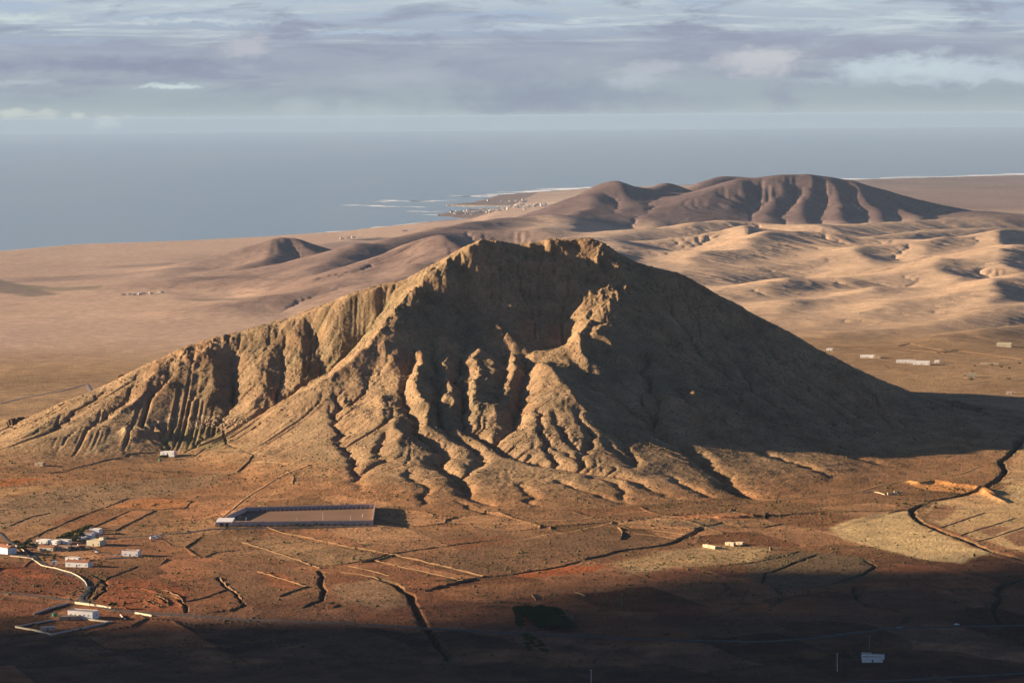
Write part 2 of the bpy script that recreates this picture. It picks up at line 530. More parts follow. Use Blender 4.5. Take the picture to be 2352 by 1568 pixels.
# --- spurs (+) and gullies (-): picture polylines, height in metres, half width in metres
LINES = [
    # lit spurs in the shaded face
    ([(979, 703), (1009, 753), (1015, 808), (1030, 868), (1033, 920), (1052, 968)], 15, 19),
    ([(952, 790), (966, 830), (966, 880), (962, 920), (985, 955), (975, 1000)], 15, 17),
    ([(1105, 802), (1092, 840), (1100, 880), (1090, 925), (1088, 960)], 20, 26),
    ([(1130, 830), (1140, 870), (1120, 900)], 8, 18),
    ([(1172, 812), (1188, 868), (1170, 915)], 14, 13),
    ([(1198, 812), (1225, 836), (1250, 862), (1290, 900), (1340, 950)], 15, 24),
    ([(1140, 740), (1152, 775), (1180, 800), (1215, 806)], 8, 12),
    ([(1130, 935), (1145, 965)], 8, 16),
    ([(1250, 600), (1275, 620), (1300, 650)], 6, 16),
    ([(1308, 590), (1318, 605), (1325, 660), (1338, 705), (1332, 760), (1306, 795)], 9, 20),
    ([(1370, 740), (1345, 765), (1330, 800), (1338, 835), (1392, 872)], 20, 20),
    ([(1395, 745), (1375, 790), (1420, 830), (1468, 875)], 19, 18),
    ([(1480, 790), (1520, 840), (1570, 885), (1600, 930), (1680, 968), (1760, 1000)], 20, 20),
    ([(1490, 905), (1530, 925), (1580, 950), (1640, 975)], 18, 24),
    ([(1500, 720), (1560, 790), (1640, 850), (1720, 900)], 6, 26),
    ([(1620, 700), (1700, 780), (1790, 850), (1880, 900), (1980, 950)], 7, 30),
    ([(1700, 900), (1800, 950), (1900, 985)], 6, 28),
    ([(880, 780), (900, 830), (890, 860)], 7, 14),
    ([(935, 790), (938, 830)], 6, 12),
    ([(905, 960), (918, 1000), (915, 1030)], 8, 14),
    ([(860, 905), (878, 945), (872, 980)], 7, 14),
    ([(800, 930), (845, 980)], 4, 20),
    ([(1020, 640), (1045, 670)], 5, 12), ([(1055, 640), (1080, 680)], 4, 12),
    # gullies in the face
    ([(1000, 760), (1000, 815), (1005, 870), (1000, 925), (1010, 960)], -12, 13),
    ([(930, 760), (940, 820), (940, 880), (940, 930), (950, 965), (968, 997), (1013, 1039), (1001, 1062), (1039, 1090), (1067, 1102), (1071, 1132), (1131, 1159)], -11, 12),
    ([(1060, 780), (1058, 850), (1052, 880), (1068, 915), (1066, 950), (1058, 967), (1090, 990), (1129, 1007), (1148, 1027), (1192, 1045), (1244, 1059), (1309, 1069), (1351, 1075), (1456, 1102), (1540, 1140)], -9, 11),
    ([(1010, 960), (1030, 985), (1068, 1012), (1094, 1039), (1099, 1057), (1069, 1087)], -6, 9),
    ([(1150, 800), (1160, 850), (1150, 905)], -8, 12),
    ([(1192, 812), (1212, 842), (1199, 902), (1186, 952), (1159, 987), (1139, 1007)], -16, 13),
    ([(1295, 740), (1310, 820), (1370, 885), (1430, 920), (1480, 955), (1508, 985)], -9, 18),
    ([(1470, 780), (1480, 850), (1508, 915), (1506, 977), (1518, 997), (1586, 1030), (1623, 1065), (1661, 1092), (1668, 1110), (1696, 1127), (1753, 1145)], -12, 13),
    ([(1545, 870), (1566, 905), (1576, 934), (1603, 962), (1638, 1002), (1699, 1024), (1753, 1039), (1853, 1069), (1916, 1097)], -7, 10),
    ([(1600, 960), (1628, 977), (1691, 1007), (1729, 1027)], -5, 9),
    ([(1560, 740), (1620, 820), (1700, 880), (1800, 930), (1900, 965), (2000, 1000)], -7, 26),
    ([(1720, 980), (1800, 1010), (1888, 1024), (1950, 1046), (2060, 1070)], -5, 12),
    ([(760, 900), (770, 917), (777, 977), (785, 1002), (815, 1045), (809, 1072), (834, 1087), (820, 1102), (825, 1127)], -7, 9),
    ([(900, 990), (882, 1012), (865, 1047), (882, 1057), (834, 1087)], -5, 8),
    ([(943, 1077), (950, 1100), (975, 1114), (969, 1139), (988, 1162)], -5, 7),
    ([(1184, 1107), (1231, 1139), (1212, 1148), (1237, 1162)], -4, 6),
    ([(1269, 1097), (1344, 1125), (1434, 1155)], -4, 6), ([(1350, 1090), (1410, 1105), (1440, 1130), (1434, 1155)], -4, 6),
    ([(1324, 937), (1354, 1002), (1339, 1042), (1349, 1069)], -4, 6),
    ([(1240, 935), (1250, 1000), (1310, 1045), (1340, 1050)], -3, 6), ([(1275, 945), (1300, 1000), (1330, 1035)], -3, 5),
    ([(1255, 1000), (1262, 1045), (1275, 1062)], -3, 5),
    ([(1390, 980), (1440, 1010), (1455, 1050), (1460, 1080)], -4, 6), ([(1380, 1000), (1430, 1045), (1455, 1060)], -3, 5),
    ([(1530, 1090), (1580, 1120), (1650, 1145)], -4, 6),
    ([(1050, 1150), (1100, 1170), (1160, 1185)], -3, 5), ([(1000, 1060), (1010, 1080)], -3, 5),
    # left flank
    ([(880, 715), (835, 765), (790, 815), (748, 862), (700, 884), (640, 920), (575, 957)], -7, 12),
    ([(700, 725), (730, 770), (742, 815), (748, 855)], -9, 15),
    ([(760, 715), (770, 770), (765, 820)], 7, 20), ([(665, 745), (690, 800), (695, 850), (680, 895)], 8, 18),
    ([(640, 770), (655, 830), (640, 895)], -8, 14), ([(600, 790), (620, 830), (612, 900), (560, 950)], 8, 22),
    ([(520, 790), (540, 840), (545, 890), (520, 940)], -15, 20), ([(480, 810), (492, 840), (505, 900), (470, 935)], 10, 22),
    ([(400, 815), (380, 870), (330, 930)], -5, 18), ([(330, 850), (300, 900), (200, 985)], -5, 14), ([(270, 880), (200, 930), (90, 1000)], -4, 12),
    ([(360, 850), (340, 890), (260, 960)], 5, 18), ([(180, 915), (120, 960), (40, 1010)], 4, 16),
    ([(985, 640), (930, 690), (890, 735), (850, 790), (800, 838), (745, 880), (690, 908), (630, 942)], 7, 9),
]
wx = GX + 8 * fbm(GX, GY, 45, 4, 21) + 4 * vn(GX, GY, 13, 5)
wy = GY + 12 * fbm(GX, GY, 50, 4, 22)
LN = np.zeros(GX.shape)
MLN = []
for pts, amp, wd in LINES:
    left_ = pts[0][0] < 800
    amp *= 0.6 if left_ else 0.76
    wd *= 0.74
    P = np.array(mline(pts))
    MLN.append((P, amp, wd))
    x0, x1 = P[:, 0].min() - wd * 5, P[:, 0].max() + wd * 5
    y0, y1 = P[:, 1].min() - wd * 5, P[:, 1].max() + wd * 5
    i0, i1 = max(int((x0 - MX0) / MC), 0), min(int((x1 - MX0) / MC) + 2, len(gx))
    j0, j1 = max(int((y0 - MY0) / MC), 0), min(int((y1 - MY0) / MC) + 2, len(gy))
    sl = (slice(i0, i1), slice(j0, j1))
    d, t = polydist(wx[sl], wy[sl], P)
    tap = smooth(-0.02, 0.12, t) * (1 - 0.7 * smooth(0.8, 1.03, t))
    if amp > 0:
        LN[sl] += amp * np.exp(-(d / wd) ** 1.12) * tap
    else:
        LN[sl] = np.minimum(LN[sl], LN[sl] + amp * np.exp(-(d / wd) ** 1.4) * tap)
rock = smooth(25, 110, base)            # how rocky: the upper slopes
lower = smooth(3, 30, base)
Z1 = Z0 + LN
rough = 6.0 * (fbm(GX, GY, 70, 4, 35) * rock) + 4.0 * (ridged(GX + 0.25 * GY, GY * 0.55, 95, 4, 31) - 0.1) * rock + 1.2 * fbm(GX, GY, 60, 3, 33) * lower
Z1 = Z1 + rough * edge
Z1, AREA = erode(Z1, MC, 0.06, 18, 0.05, kmask=lower * edge * (1.45 - 1.15 * rock), jit=0.12)
# the quarry bench cut into the left flank, and the tip below it
QP = np.array(mline([(425, 930), (455, 936), (500, 934), (540, 928)]))
HFM = Z1
LIFT = cubic(HFM - PL, (GX - MX0) / MC, (GY - MY0) / MC)
ZM1 = gridf(HFM)

# --- the far hills on a fan-shaped grid (angle, log distance)
NU, NS = 520, 1120
U0, U1 = -0.30, 0.32
S0, S1 = math.log(4550.0), math.log(19500.0)
gu = np.linspace(U0, U1, NU); gs = np.linspace(S0, S1, NS)
HU, HS = np.meshgrid(gu, gs, indexing='ij')
HY = np.exp(HS); HX = HU * HY
HP = plain(HX, HY)
RIDGES = [
    ([(780, 640, 7900), (830, 610, 8200), (880, 590, 8400), (940, 563, 8500), (1000, 552, 8550), (1050, 560, 8400), (1090, 585, 8200)], 300),
    ([(1000, 552, 8550), (960, 600, 8150), (900, 640, 7700), (840, 668, 7350)], 200), ([(1040, 560, 8450), (1040, 610, 8050), (1000, 650, 7600)], 190),
    ([(480, 640, 8900), (600, 630, 9200), (700, 603, 9400), (820, 567, 9800), (900, 547, 10100), (1000, 524, 10700), (1080, 510, 11200), (1150, 501, 11700), (1230, 497, 11900)], 360),
    ([(820, 567, 9800), (760, 600, 9300), (690, 630, 8900)], 220), ([(560, 640, 8700), (680, 640, 8500), (760, 628, 8600)], 200),
    ([(520, 700, 7300), (600, 688, 7400), (700, 662, 7550), (800, 650, 7650), (900, 646, 7700)], 220),
    ([(470, 618, 10300), (520, 592, 10400), (570, 566, 10500), (640, 552, 10600), (700, 554, 10600), (750, 566, 10650), (800, 585, 10700)], 290),
    ([(640, 556, 10600), (620, 590, 10300), (560, 612, 10050)], 170), ([(700, 558, 10600), (730, 595, 10350)], 160),
    ([(1130, 530, 10600), (1200, 528, 10600), (1260, 520, 11400), (1330, 490, 12400)], 330),
    ([(1240, 497, 12700), (1280, 478, 12950), (1330, 450, 13250), (1380, 430, 13500), (1410, 424, 13600), (1450, 431, 13650), (1490, 436, 13700), (1530, 427, 14000), (1560, 431, 14100), (1590, 440, 14200)], 380),
    ([(1410, 426, 13600), (1440, 470, 13000), (1420, 500, 12400), (1380, 522, 11900)], 230), ([(1530, 430, 14000), (1500, 470, 13300), (1480, 500, 12700)], 230),
    ([(1350, 455, 13200), (1350, 483, 12600), (1290, 515, 12000)], 230), ([(1480, 500, 12500), (1520, 520, 11900)], 230),
    ([(1590, 440, 14600), (1625, 415, 15000), (1665, 404, 15200), (1710, 406, 15200), (1760, 410, 15100)], 380),
    ([(1510, 505, 12300), (1560, 470, 12900), (1620, 440, 13250), (1700, 415, 13450), (1760, 405, 13550), (1830, 402, 13600), (1900, 407, 13600), (1970, 420, 13600), (2040, 440, 13600), (2120, 464, 13500), (2190, 482, 13400)], 520),
    ([(1640, 458, 13300), (1620, 491, 12800), (1600, 526, 12250)], 135), ([(1700, 433, 13450), (1690, 474, 13000), (1670, 518, 12450)], 135), ([(1790, 421, 13570), (1780, 471, 13050), (1760, 510, 12400)], 135),
    ([(1850, 419, 13600), (1850, 468, 13050), (1835, 511, 12400)], 135), ([(1900, 429, 13600), (1930, 470, 13050), (1925, 511, 12400)], 135), ([(1960, 434, 13600), (2010, 478, 13050), (2020, 519, 12450)], 135), ([(2030, 453, 13600), (2090, 489, 13000), (2120, 518, 12500)], 135),
    ([(2150, 449, 20000), (2220, 443, 20000), (2290, 450, 20000)], 500),
    ([(1420, 556, 10000), (1436, 551, 10300), (1520, 530, 10700), (1600, 511, 11000), (1650, 506, 11200), (1707, 506, 11250), (1770, 511, 11200), (1840, 518, 11100)], 330),
    ([(1880, 525, 10900), (1960, 514, 11300), (2100, 507, 11600), (2352, 497, 12000)], 330), ([(1980, 545, 10200), (2120, 530, 10600), (2300, 520, 10800)], 260),
    ([(1440, 572, 9500), (1500, 556, 9800), (1560, 545, 9950), (1660, 531, 10050), (1715, 526, 10100), (1800, 530, 10100)], 260), ([(1715, 527, 10100), (1690, 545, 9700)], 170),
    ([(1180, 566, 9200), (1210, 556, 9350), (1290, 545, 9550), (1360, 545, 9600), (1420, 552, 9600), (1470, 566, 9300)], 330),
    ([(1380, 590, 8300), (1420, 577, 8600), (1465, 572, 8700), (1533, 577, 8750), (1580, 590, 8500)], 280),
    ([(1500, 640, 7700), (1528, 622, 7950), (1603, 593, 8500), (1660, 574, 8900), (1707, 551, 9300), (1755, 538, 9550), (1850, 539, 9600), (1950, 546, 9600), (2050, 550, 9600)], 300),
    ([(1850, 541, 9600), (1810, 575, 9150), (1770, 600, 8800)], 190), ([(1755, 540, 9500), (1730, 575, 9050), (1690, 600, 8700)], 200), ([(1930, 546, 9600), (1900, 575, 9200)], 170),
    ([(1520, 640, 7600), (1560, 630, 7850), (1640, 626, 8000), (1703, 621, 8150), (1804, 610, 8450), (1878, 593, 8700), (1966, 573, 9000), (2050, 560, 9200), (2150, 552, 9400), (2352, 530, 9800)], 290),
    ([(1966, 575, 9000), (1990, 600, 8550), (1970, 622, 8100)], 190), ([(2150, 554, 9400), (2130, 585, 8800)], 190), ([(2300, 536, 9700), (2290, 570, 9000)], 190),
    ([(1590, 690, 6700), (1636, 672, 6950), (1700, 659, 7150), (1803, 644, 7350), (1900, 637, 7500), (1970, 636, 7550), (2041, 632, 7650), (2120, 610, 8000), (2230, 588, 8400), (2352, 562, 8900)], 290),
    ([(1803, 645, 7350), (1760, 670, 7000)], 170), ([(2150, 602, 8100), (2190, 635, 7550), (2170, 655, 7300)], 180), ([(2280, 578, 8600), (2320, 610, 7900)], 190),
    ([(1660, 740, 6050), (1706, 716, 6350), (1779, 697, 6550), (1854, 686, 6700), (1929, 684, 6850), (2041, 660, 7100)], 250),
    ([(1929, 686, 6850), (1900, 720, 6450), (1880, 748, 6150)], 150), ([(2000, 668, 7000), (2030, 700, 6520)], 150), ([(1800, 694, 6600), (1790, 735, 6150)], 150),
    ([(1780, 775, 5650), (1865, 751, 5950), (1950, 727, 6150), (2041, 702, 6350), (2184, 672, 6700), (2352, 630, 7200), (2500, 605, 7500)], 250),
    ([(1880, 772, 5550), (1960, 762, 5700), (2080, 750, 5850), (2180, 733, 6050), (2300, 712, 6250), (2450, 690, 6450)], 180),
    ([(2150, 770, 5500), (2240, 758, 5600), (2352, 742, 5750)], 130), ([(2250, 650, 7000), (2290, 680, 6600), (2260, 705, 6300)], 160),
    ([(250, 677, 8500), (330, 684, 8300), (420, 690, 8050), (500, 702, 7700)], 260),
]
def valley(X, Y):
    u = X / np.maximum(Y, 1)
    return (44 * smooth(5200, 6400, Y) * (1 - smooth(11400, 12600, Y)) * smooth(0.02, 0.06, u) + 20 * smooth(7300, 8300, Y) * (1 - smooth(11800, 13000, Y)) * (1 - smooth(-0.01, 0.03, u)) * smooth(-0.125, -0.09, u))


VAL = valley(HX, HY)
acc = np.zeros(HX.shape)
wxh = HX + 40 * fbm(HX, HY, 500, 3, 44) + 20 * fbm(HX, HY, 140, 2, 45); wyh = HY + 40 * fbm(HX, HY, 500, 3, 46)
for pts, wd in RIDGES:
    P = np.array([at_depth(*p) for p in pts])
    hc_ = np.maximum(P[:, 2] - plain(P[:, 0], P[:, 1]) + valley(P[:, 0], P[:, 1]), 3.0)
    L_ = np.concatenate([[0], np.cumsum(np.hypot(*(P[1:, :2] - P[:-1, :2]).T))]); L_ /= L_[-1]
    d, t = polydist(wxh, wyh, P)
    if P[:, 0].mean() > 400 and P[:, 1].mean() < 11800:
        wd = wd * 1.22
    k = d < 3.2 * wd
    h_ = np.interp(t[k], L_, hc_) * np.exp(-(d[k] / wd) ** 1.75)
    acc[k] += np.maximum(h_, 0) ** 6
hb = acc ** (1 / 6.0)
hedge = smooth(0, 0.05, HS - S0) * smooth(0, 0.06, S1 - HS)
hedge = hedge * smooth(0, 0.03, HU - U0) * smooth(0, 0.03, U1 - HU)
hb = hb * hedge
# soften the pointed places
for _ in range(4):
    q = np.pad(hb, 1, mode='edge')
    hb = (q[:-2, 1:-1] + q[2:, 1:-1] + q[1:-1, :-2] + q[1:-1, 2:] + 2 * hb) / 6
hcell = HY * (gu[1] - gu[0])
HZ = HP + hb - VAL * hedge
rollm = smooth(4, 30, hb)
HZ = HZ + rollm * hedge * (5 * fbm(HX, HY, 420, 3, 41) + 3 * ridged(HX + 0.5 * HY, HY * 0.8, 260, 3, 43))
HZ = np.where(HP > 4, np.maximum(HZ, 5.0), HZ)
HZ, HAREA = erode(HZ, hcell, 0.13, 22, 0.12, kmask=(0.08 + rollm * (1 + 1.8 * smooth(60, 130, hb))) * hedge * (1 + 0.6 * smooth(0.02, 0.05, HU) * (HY < 11600)))
dsm = HZ.copy()
HLIFT = HZ - HP


# --- gullies, banks and terraces on the near plain (picture polylines)
def zp0(X, Y):
    k = (X > MX0 + 12) & (X < MX1 - 12) & (Y > MY0 + 12) & (Y < MY1 - 12)
    z = plain(X, Y)
    if k.any():
        z = np.where(k, z + cubic(HFM - PL, (np.clip(X, MX0, MX1) - MX0) / MC, (np.clip(Y, MY0, MY1) - MY0) / MC), z)
    return z


def pline(pts):
    return np.array([hit(p[0], p[1], zp0, 2050.0, 4800.0) for p in pts])


PG = [
    ([(2352, 1000), (2330, 1035), (2300, 1060), (2310, 1085), (2290, 1105), (2250, 1125), (2200, 1140), (2130, 1150)], -9, 10),
    ([(2130, 1155), (2098, 1168), (2096, 1182), (2115, 1200), (2150, 1215), (2200, 1232), (2235, 1245), (2270, 1262), (2352, 1285), (2450, 1300)], -9, 9),
    ([(2100, 1168), (2000, 1172), (1900, 1176), (1820, 1180), (1740, 1188)], -3, 6),
    ([(1340, 1283), (1400, 1273), (1450, 1262), (1520, 1254), (1560, 1242), (1600, 1222), (1618, 1208)], -9, 9),
    ([(1618, 1208), (1660, 1200), (1700, 1210), (1760, 1208), (1800, 1200)], -4, 6),
    ([(1180, 1318), (1240, 1308), (1300, 1298), (1340, 1285)], -5, 6),
    ([(1000, 1332), (1060, 1330), (1110, 1325), (1180, 1320)], -4, 5),
    ([(860, 1325), (900, 1338), (940, 1365), (950, 1385), (965, 1415), (985, 1450), (1005, 1480), (1040, 1520)], -9, 10),
    ([(735, 1310), (742, 1325), (738, 1345), (745, 1360), (735, 1380), (700, 1395)], -6, 6),
    ([(745, 1300), (800, 1295), (860, 1283), (905, 1272), (960, 1262), (1060, 1248), (1150, 1240)], -3, 5),
    ([(760, 1385), (790, 1388), (770, 1395)], -4, 7), ([(500, 1325), (520, 1345), (550, 1370), (562, 1388), (540, 1400), (480, 1405)], -5, 5),
    ([(430, 1405), (428, 1390), (410, 1375), (360, 1362)], -5, 5),
    ([(1985, 1285), (2010, 1300), (1990, 1315), (1960, 1328)], -4, 5), ([(1960, 1328), (1900, 1345), (1850, 1350)], -2, 4),
    ([(1650, 1302), (1740, 1290), (1800, 1278), (1840, 1262)], -2, 4), ([(1750, 1340), (1760, 1320), (1780, 1310), (1840, 1290), (1880, 1272)], -3, 5),
    ([(1780, 1350), (1800, 1370), (1770, 1395)], -3, 5), ([(1960, 1348), (1970, 1375), (1990, 1390), (2050, 1400), (2090, 1415), (2080, 1430), (2050, 1440)], -5, 6),
    ([(2352, 1330), (2310, 1340), (2290, 1360), (2300, 1375), (2280, 1400), (2300, 1430), (2290, 1440)], -6, 7),
    ([(1660, 1340), (1680, 1350), (1650, 1370)], -3, 4), ([(320, 1300), (250, 1330), (225, 1342), (200, 1378)], -2, 4),
    ([(210, 1318), (232, 1330), (245, 1345), (240, 1358), (215, 1378)], -5, 4),
    # banks of the terraced fields
    ([(1380, 1205), (1440, 1212), (1500, 1212), (1590, 1218), (1612, 1212)], 2.5, 4), ([(1420, 1222), (1500, 1228), (1560, 1232), (1580, 1238)], 2.5, 4),
    ([(300, 1362), (350, 1370), (385, 1385)], 2, 4), ([(270, 1375), (330, 1380), (372, 1395)], 2, 4), ([(230, 1350), (330, 1352), (400, 1368), (428, 1395)], 2, 4),
    ([(2080, 1106), (2110, 1112), (2150, 1108), (2200, 1116), (2250, 1120), (2290, 1140)], 5, 8),
    ([(2250, 1125), (2285, 1145), (2315, 1155)], 4, 7),
    ([(1640, 1190), (1720, 1186), (1790, 1184)], 4, 6), ([(1520, 1185), (1600, 1190), (1640, 1195)], 2, 5),
    ([(275, 990), (300, 1000), (345, 997), (390, 1005)], 7, 9), ([(420, 965), (460, 960), (520, 962), (560, 966)], 4, 12),
    ([(500, 1040), (560, 1035), (583, 1045), (575, 1060), (545, 1085)], -3, 4), ([(512, 985), (518, 1005), (520, 1020), (545, 1030)], -4, 4),
]
PGL = [(pline(p), a, wd) for p, a, wd in PG]


def lines_h(X, Y):
    h = np.zeros(X.shape)
    wx_ = X + 2.6 * fbm(X, Y, 16, 3, 51); wy_ = Y + 6 * fbm(X, Y, 34, 3, 52)
    for P, a, wd in PGL:
        wd = wd * (0.46 if a < 0 else 0.7)
        k = (X > P[:, 0].min() - 6 * wd) & (X < P[:, 0].max() + 6 * wd) & (Y > P[:, 1].min() - 6 * wd) & (Y < P[:, 1].max() + 6 * wd)
        if not k.any():
            continue
        d, t = polydist(wx_[k], wy_[k], P)
        tap = smooth(-0.01, 0.06, t) * (1 - 0.9 * smooth(0.9, 1.01, t))
        v = np.clip(1 - (d / (1.0 * wd)) ** 2, 0, 1) ** 1.3 if a < 0 else np.exp(-(d / wd) ** 1.5)
        h[k] = np.minimum(h[k], 0.55 * a * v * tap) if a < 0 else h[k] + 0.7 * a * v * tap
    return h


def plots(X, Y):
    """old field plots: cell number, distance to the nearest plot edge"""
    c, s = math.cos(0.42), math.sin(0.42)
    a = (X * c + Y * s) / 80.0 + 0.12 * fbm(X, Y, 120, 2, 111); b = (-X * s + Y * c) / 125.0 + 0.12 * fbm(X, Y, 120, 2, 112)
    ia = np.floor(a).astype(np.int64); ib = np.floor(b).astype(np.int64)
    f1 = np.full(X.shape, 9.0); f2 = np.full(X.shape, 9.0); cid = np.zeros(X.shape, np.int64)
    for p in (-1, 0, 1):
        for q in (-1, 0, 1):
            ci, cj = ia + p, ib + q
            jx = _T[(ci * 7 + 3) & 511, (cj * 13 + 5) & 511]; jy = _T[(ci * 11 + 101) & 511, (cj * 5 + 57) & 511]
            d = np.maximum(np.abs(ci + .2 + .6 * jx - a), np.abs(cj + .2 + .6 * jy - b))
            k = d < f1
            f2 = np.where(k, f1, np.minimum(f2, d)); cid = np.where(k, ((ci * 31 + cj * 17) & 511), cid); f1 = np.where(k, d, f1)
    return cid, (f2 - f1) * 80.0


# the level platform of the sports ground
ST_NL, ST_NR = at_z(492, 1209, 202.0), at_z(856, 1205, 202.0)
ST_FR, ST_FL = at_z(862, 1166, 202.0), at_z(566, 1174, 202.0)
STAD = [ST_NL, ST_NR, ST_FR, ST_FL]


SKY_ = [(-400, 1100), (-120, 1045), (0, 998), (60, 962), (150, 917), (240, 882), (330, 838), (420, 797), (500, 772), (580, 752), (660, 732), (740, 702), (800, 678), (860, 660), (930, 645), (985, 615),
        (1040, 583), (1085, 561), (1105, 551), (1140, 553), (1190, 563), (1235, 558), (1260, 550), (1300, 550), (1355, 548), (1388, 559), (1420, 583), (1460, 603), (1500, 616), (1560, 630),
        (1590, 643), (1640, 674), (1700, 704), (1760, 738), (1820, 768), (1880, 803), (1960, 843), (2040, 880), (2120, 912), (2200, 940), (2400, 980), (2700, 1020)]
_s = [ray(*p) for p in SKY_]
SKU = np.array([q[0] for q in _s]); SKT = np.array([q[2] for q in _s])


def near_detail(X, Y, z, lift):
    """relief finer than the mountain grid"""
    rk = smooth(25, 110, lift)
    near = 1 - smooth(4600, 5200, Y)
    if near.max() > 0:
        r = ridged(X + 0.3 * Y, Y * 0.7, 36, 5, 61, .62) * 3.3 + ridged(X, Y, 12, 3, 63, .7) * 1.9
        crag = smooth(-0.15, 0.5, fbm(X, Y, 120, 3, 65))
        z = z + near * rk * (0.45 + 1.1 * crag) * r
        z = z + near * smooth(170, 250, lift) * 5.0 * (ridged(X, Y, 24, 3, 64, .6) - 0.1)
        z = z + near * (1 - rk) * (0.6 * fbm(X, Y, 28, 4, 67) + 0.9 * fbm(X, Y, 90, 2, 68))
        z = z + near * (1 - rk) * smooth(0.5, 8, lift) * (1.0 * ridged(X, Y, 50, 4, 69, .6))
    return z


def land(X, Y):
    z = plain(X, Y)
    lift = np.zeros(X.shape)
    k = (X > MX0 + 12) & (X < MX1 - 12) & (Y > MY0 + 12) & (Y < MY1 - 12)
    if k.any():
        lift[k] = cubic(HFM - PL, (X[k] - MX0) / MC, (Y[k] - MY0) / MC)
    near_m = lift.copy()
    u = X / np.maximum(Y, 500.0)
    k = (u > U0) & (u < U1) & (Y > math.exp(S0)) & (Y < math.exp(S1))
    if k.any():
        lift[k] += cubic(HLIFT, (u[k] - U0) / (gu[1] - gu[0]), (np.log(Y[k]) - S0) / (gs[1] - gs[0]))
    z = z + lift
    k = Y < 4300
    if k.any():
        z[k] += lines_h(X[k], Y[k])
    k = (Y < 3400) & (near_m < 2.5)
    if k.any():
        cid, e = plots(X[k], Y[k])
        on_ = (_T[cid, 17] > 0.35) * smooth(0.1, -0.2, fbm(X[k], Y[k], 240, 2, 115))
        z[k] += 1.5 * np.exp(-(e / 1.5) ** 2) * on_ * (1 - smooth(3200, 3400, Y[k]))
    z = near_detail(X, Y, z, near_m)
    # the crest is worn down to one ragged, nearly level line
    k = (near_m > 25) & (Y < 4900)
    if k.any():
        uu = X[k] / Y[k]
        zm = CAMZ + np.interp(uu, SKU, SKT) * Y[k] + 1.5 * vn(X[k], Y[k], 16, 121) + 1.5 * vn(X[k], Y[k], 6, 122)
        e = z[k] - zm
        z[k] = zm + e - 1.5 * np.logaddexp(0, e / 1.5)
    far = smooth(4600, 5400, Y) * (1 - smooth(12000, 19000, Y))
    z = z + far * smooth(4, 30, lift) * 0.8 * ridged(X, Y, 60, 3, 71)
    # sports ground platform
    P = np.array(STAD)
    cx_, cy_ = P[:, 0].mean(), P[:, 1].mean()
    k = (np.abs(X - cx_) < 190) & (np.abs(Y - cy_) < 170)
    if k.any():
        ins = inpoly(X[k], Y[k], P)
        d, _ = polydist(X[k], Y[k], list(P) + [P[0]])
        f = np.where(ins, 1.0, 1 - smooth(6, 40, d))
        z[k] = z[k] * (1 - f) + 202.0 * f
    # the mountainside the view is taken from
    r_ = np.hypot(X * 0.55, np.maximum(Y, 0) + 0.25 * np.minimum(Y, 0))
    hill = np.interp(r_, [0, 60, 400, 1000, 1500, 1950, 2100], [444, 430, 330, 190, 85, 12, 0])
    z = z + hill * (Y < 2100)
    return z, near_m, lift


# ------------------------------------------------------------------ object helpers
def tag(o, label=None, cat=None, group=None, kind=None):
    if label:
        o['label'] = label
    if cat:
        o['category'] = cat
    if group:
        o['group'] = group
    if kind:
        o['kind'] = kind
    return o


def obj(name, me, mat, parent=None):
    o = bpy.data.objects.new(name, me)
    C.objects.link(o)
    if mat is not None and not me.materials:
        me.materials.append(mat)
    if parent is not None:
        o.parent = parent
    return o


def meshnp(name, V_, Fq, smooth_=True, colr=None):
    me = bpy.data.meshes.new(name)
    V_ = np.ascontiguousarray(V_, dtype=np.float32); Fq = np.ascontiguousarray(Fq, dtype=np.int32)
    n = Fq.shape[1]
    me.vertices.add(len(V_)); me.vertices.foreach_set('co', V_.ravel())
    me.loops.add(Fq.size); me.loops.foreach_set('vertex_index', Fq.ravel())
    me.polygons.add(len(Fq)); me.polygons.foreach_set('loop_start', np.arange(0, Fq.size, n, dtype=np.int32))
    me.polygons.foreach_set('loop_total', np.full(len(Fq), n, dtype=np.int32))
    if smooth_:
        me.polygons.foreach_set('use_smooth', np.ones(len(Fq), bool))
    if colr is not None:
        a = me.color_attributes.new('tint', 'FLOAT_COLOR', 'POINT')
        a.data.foreach_set('color', np.c_[colr, np.ones(len(colr))].astype(np.float32).ravel())
    me.update(calc_edges=True)
    return me


# ------------------------------------------------------------------ materials
def mat_new(name):
    m = bpy.data.materials.new(name)
    m.use_nodes = True
    m.node_tree.nodes.clear()
    g = NT(m.node_tree)
    o = g.new('ShaderNodeOutputMaterial')
    p = g.new('ShaderNodeBsdfPrincipled')
    g.l.new(p.outputs[0], o.inputs['Surface'])
    p.inputs['Roughness'].default_value = 0.9
    p.inputs['Specular IOR Level'].default_value = 0.15
    return m, g, p


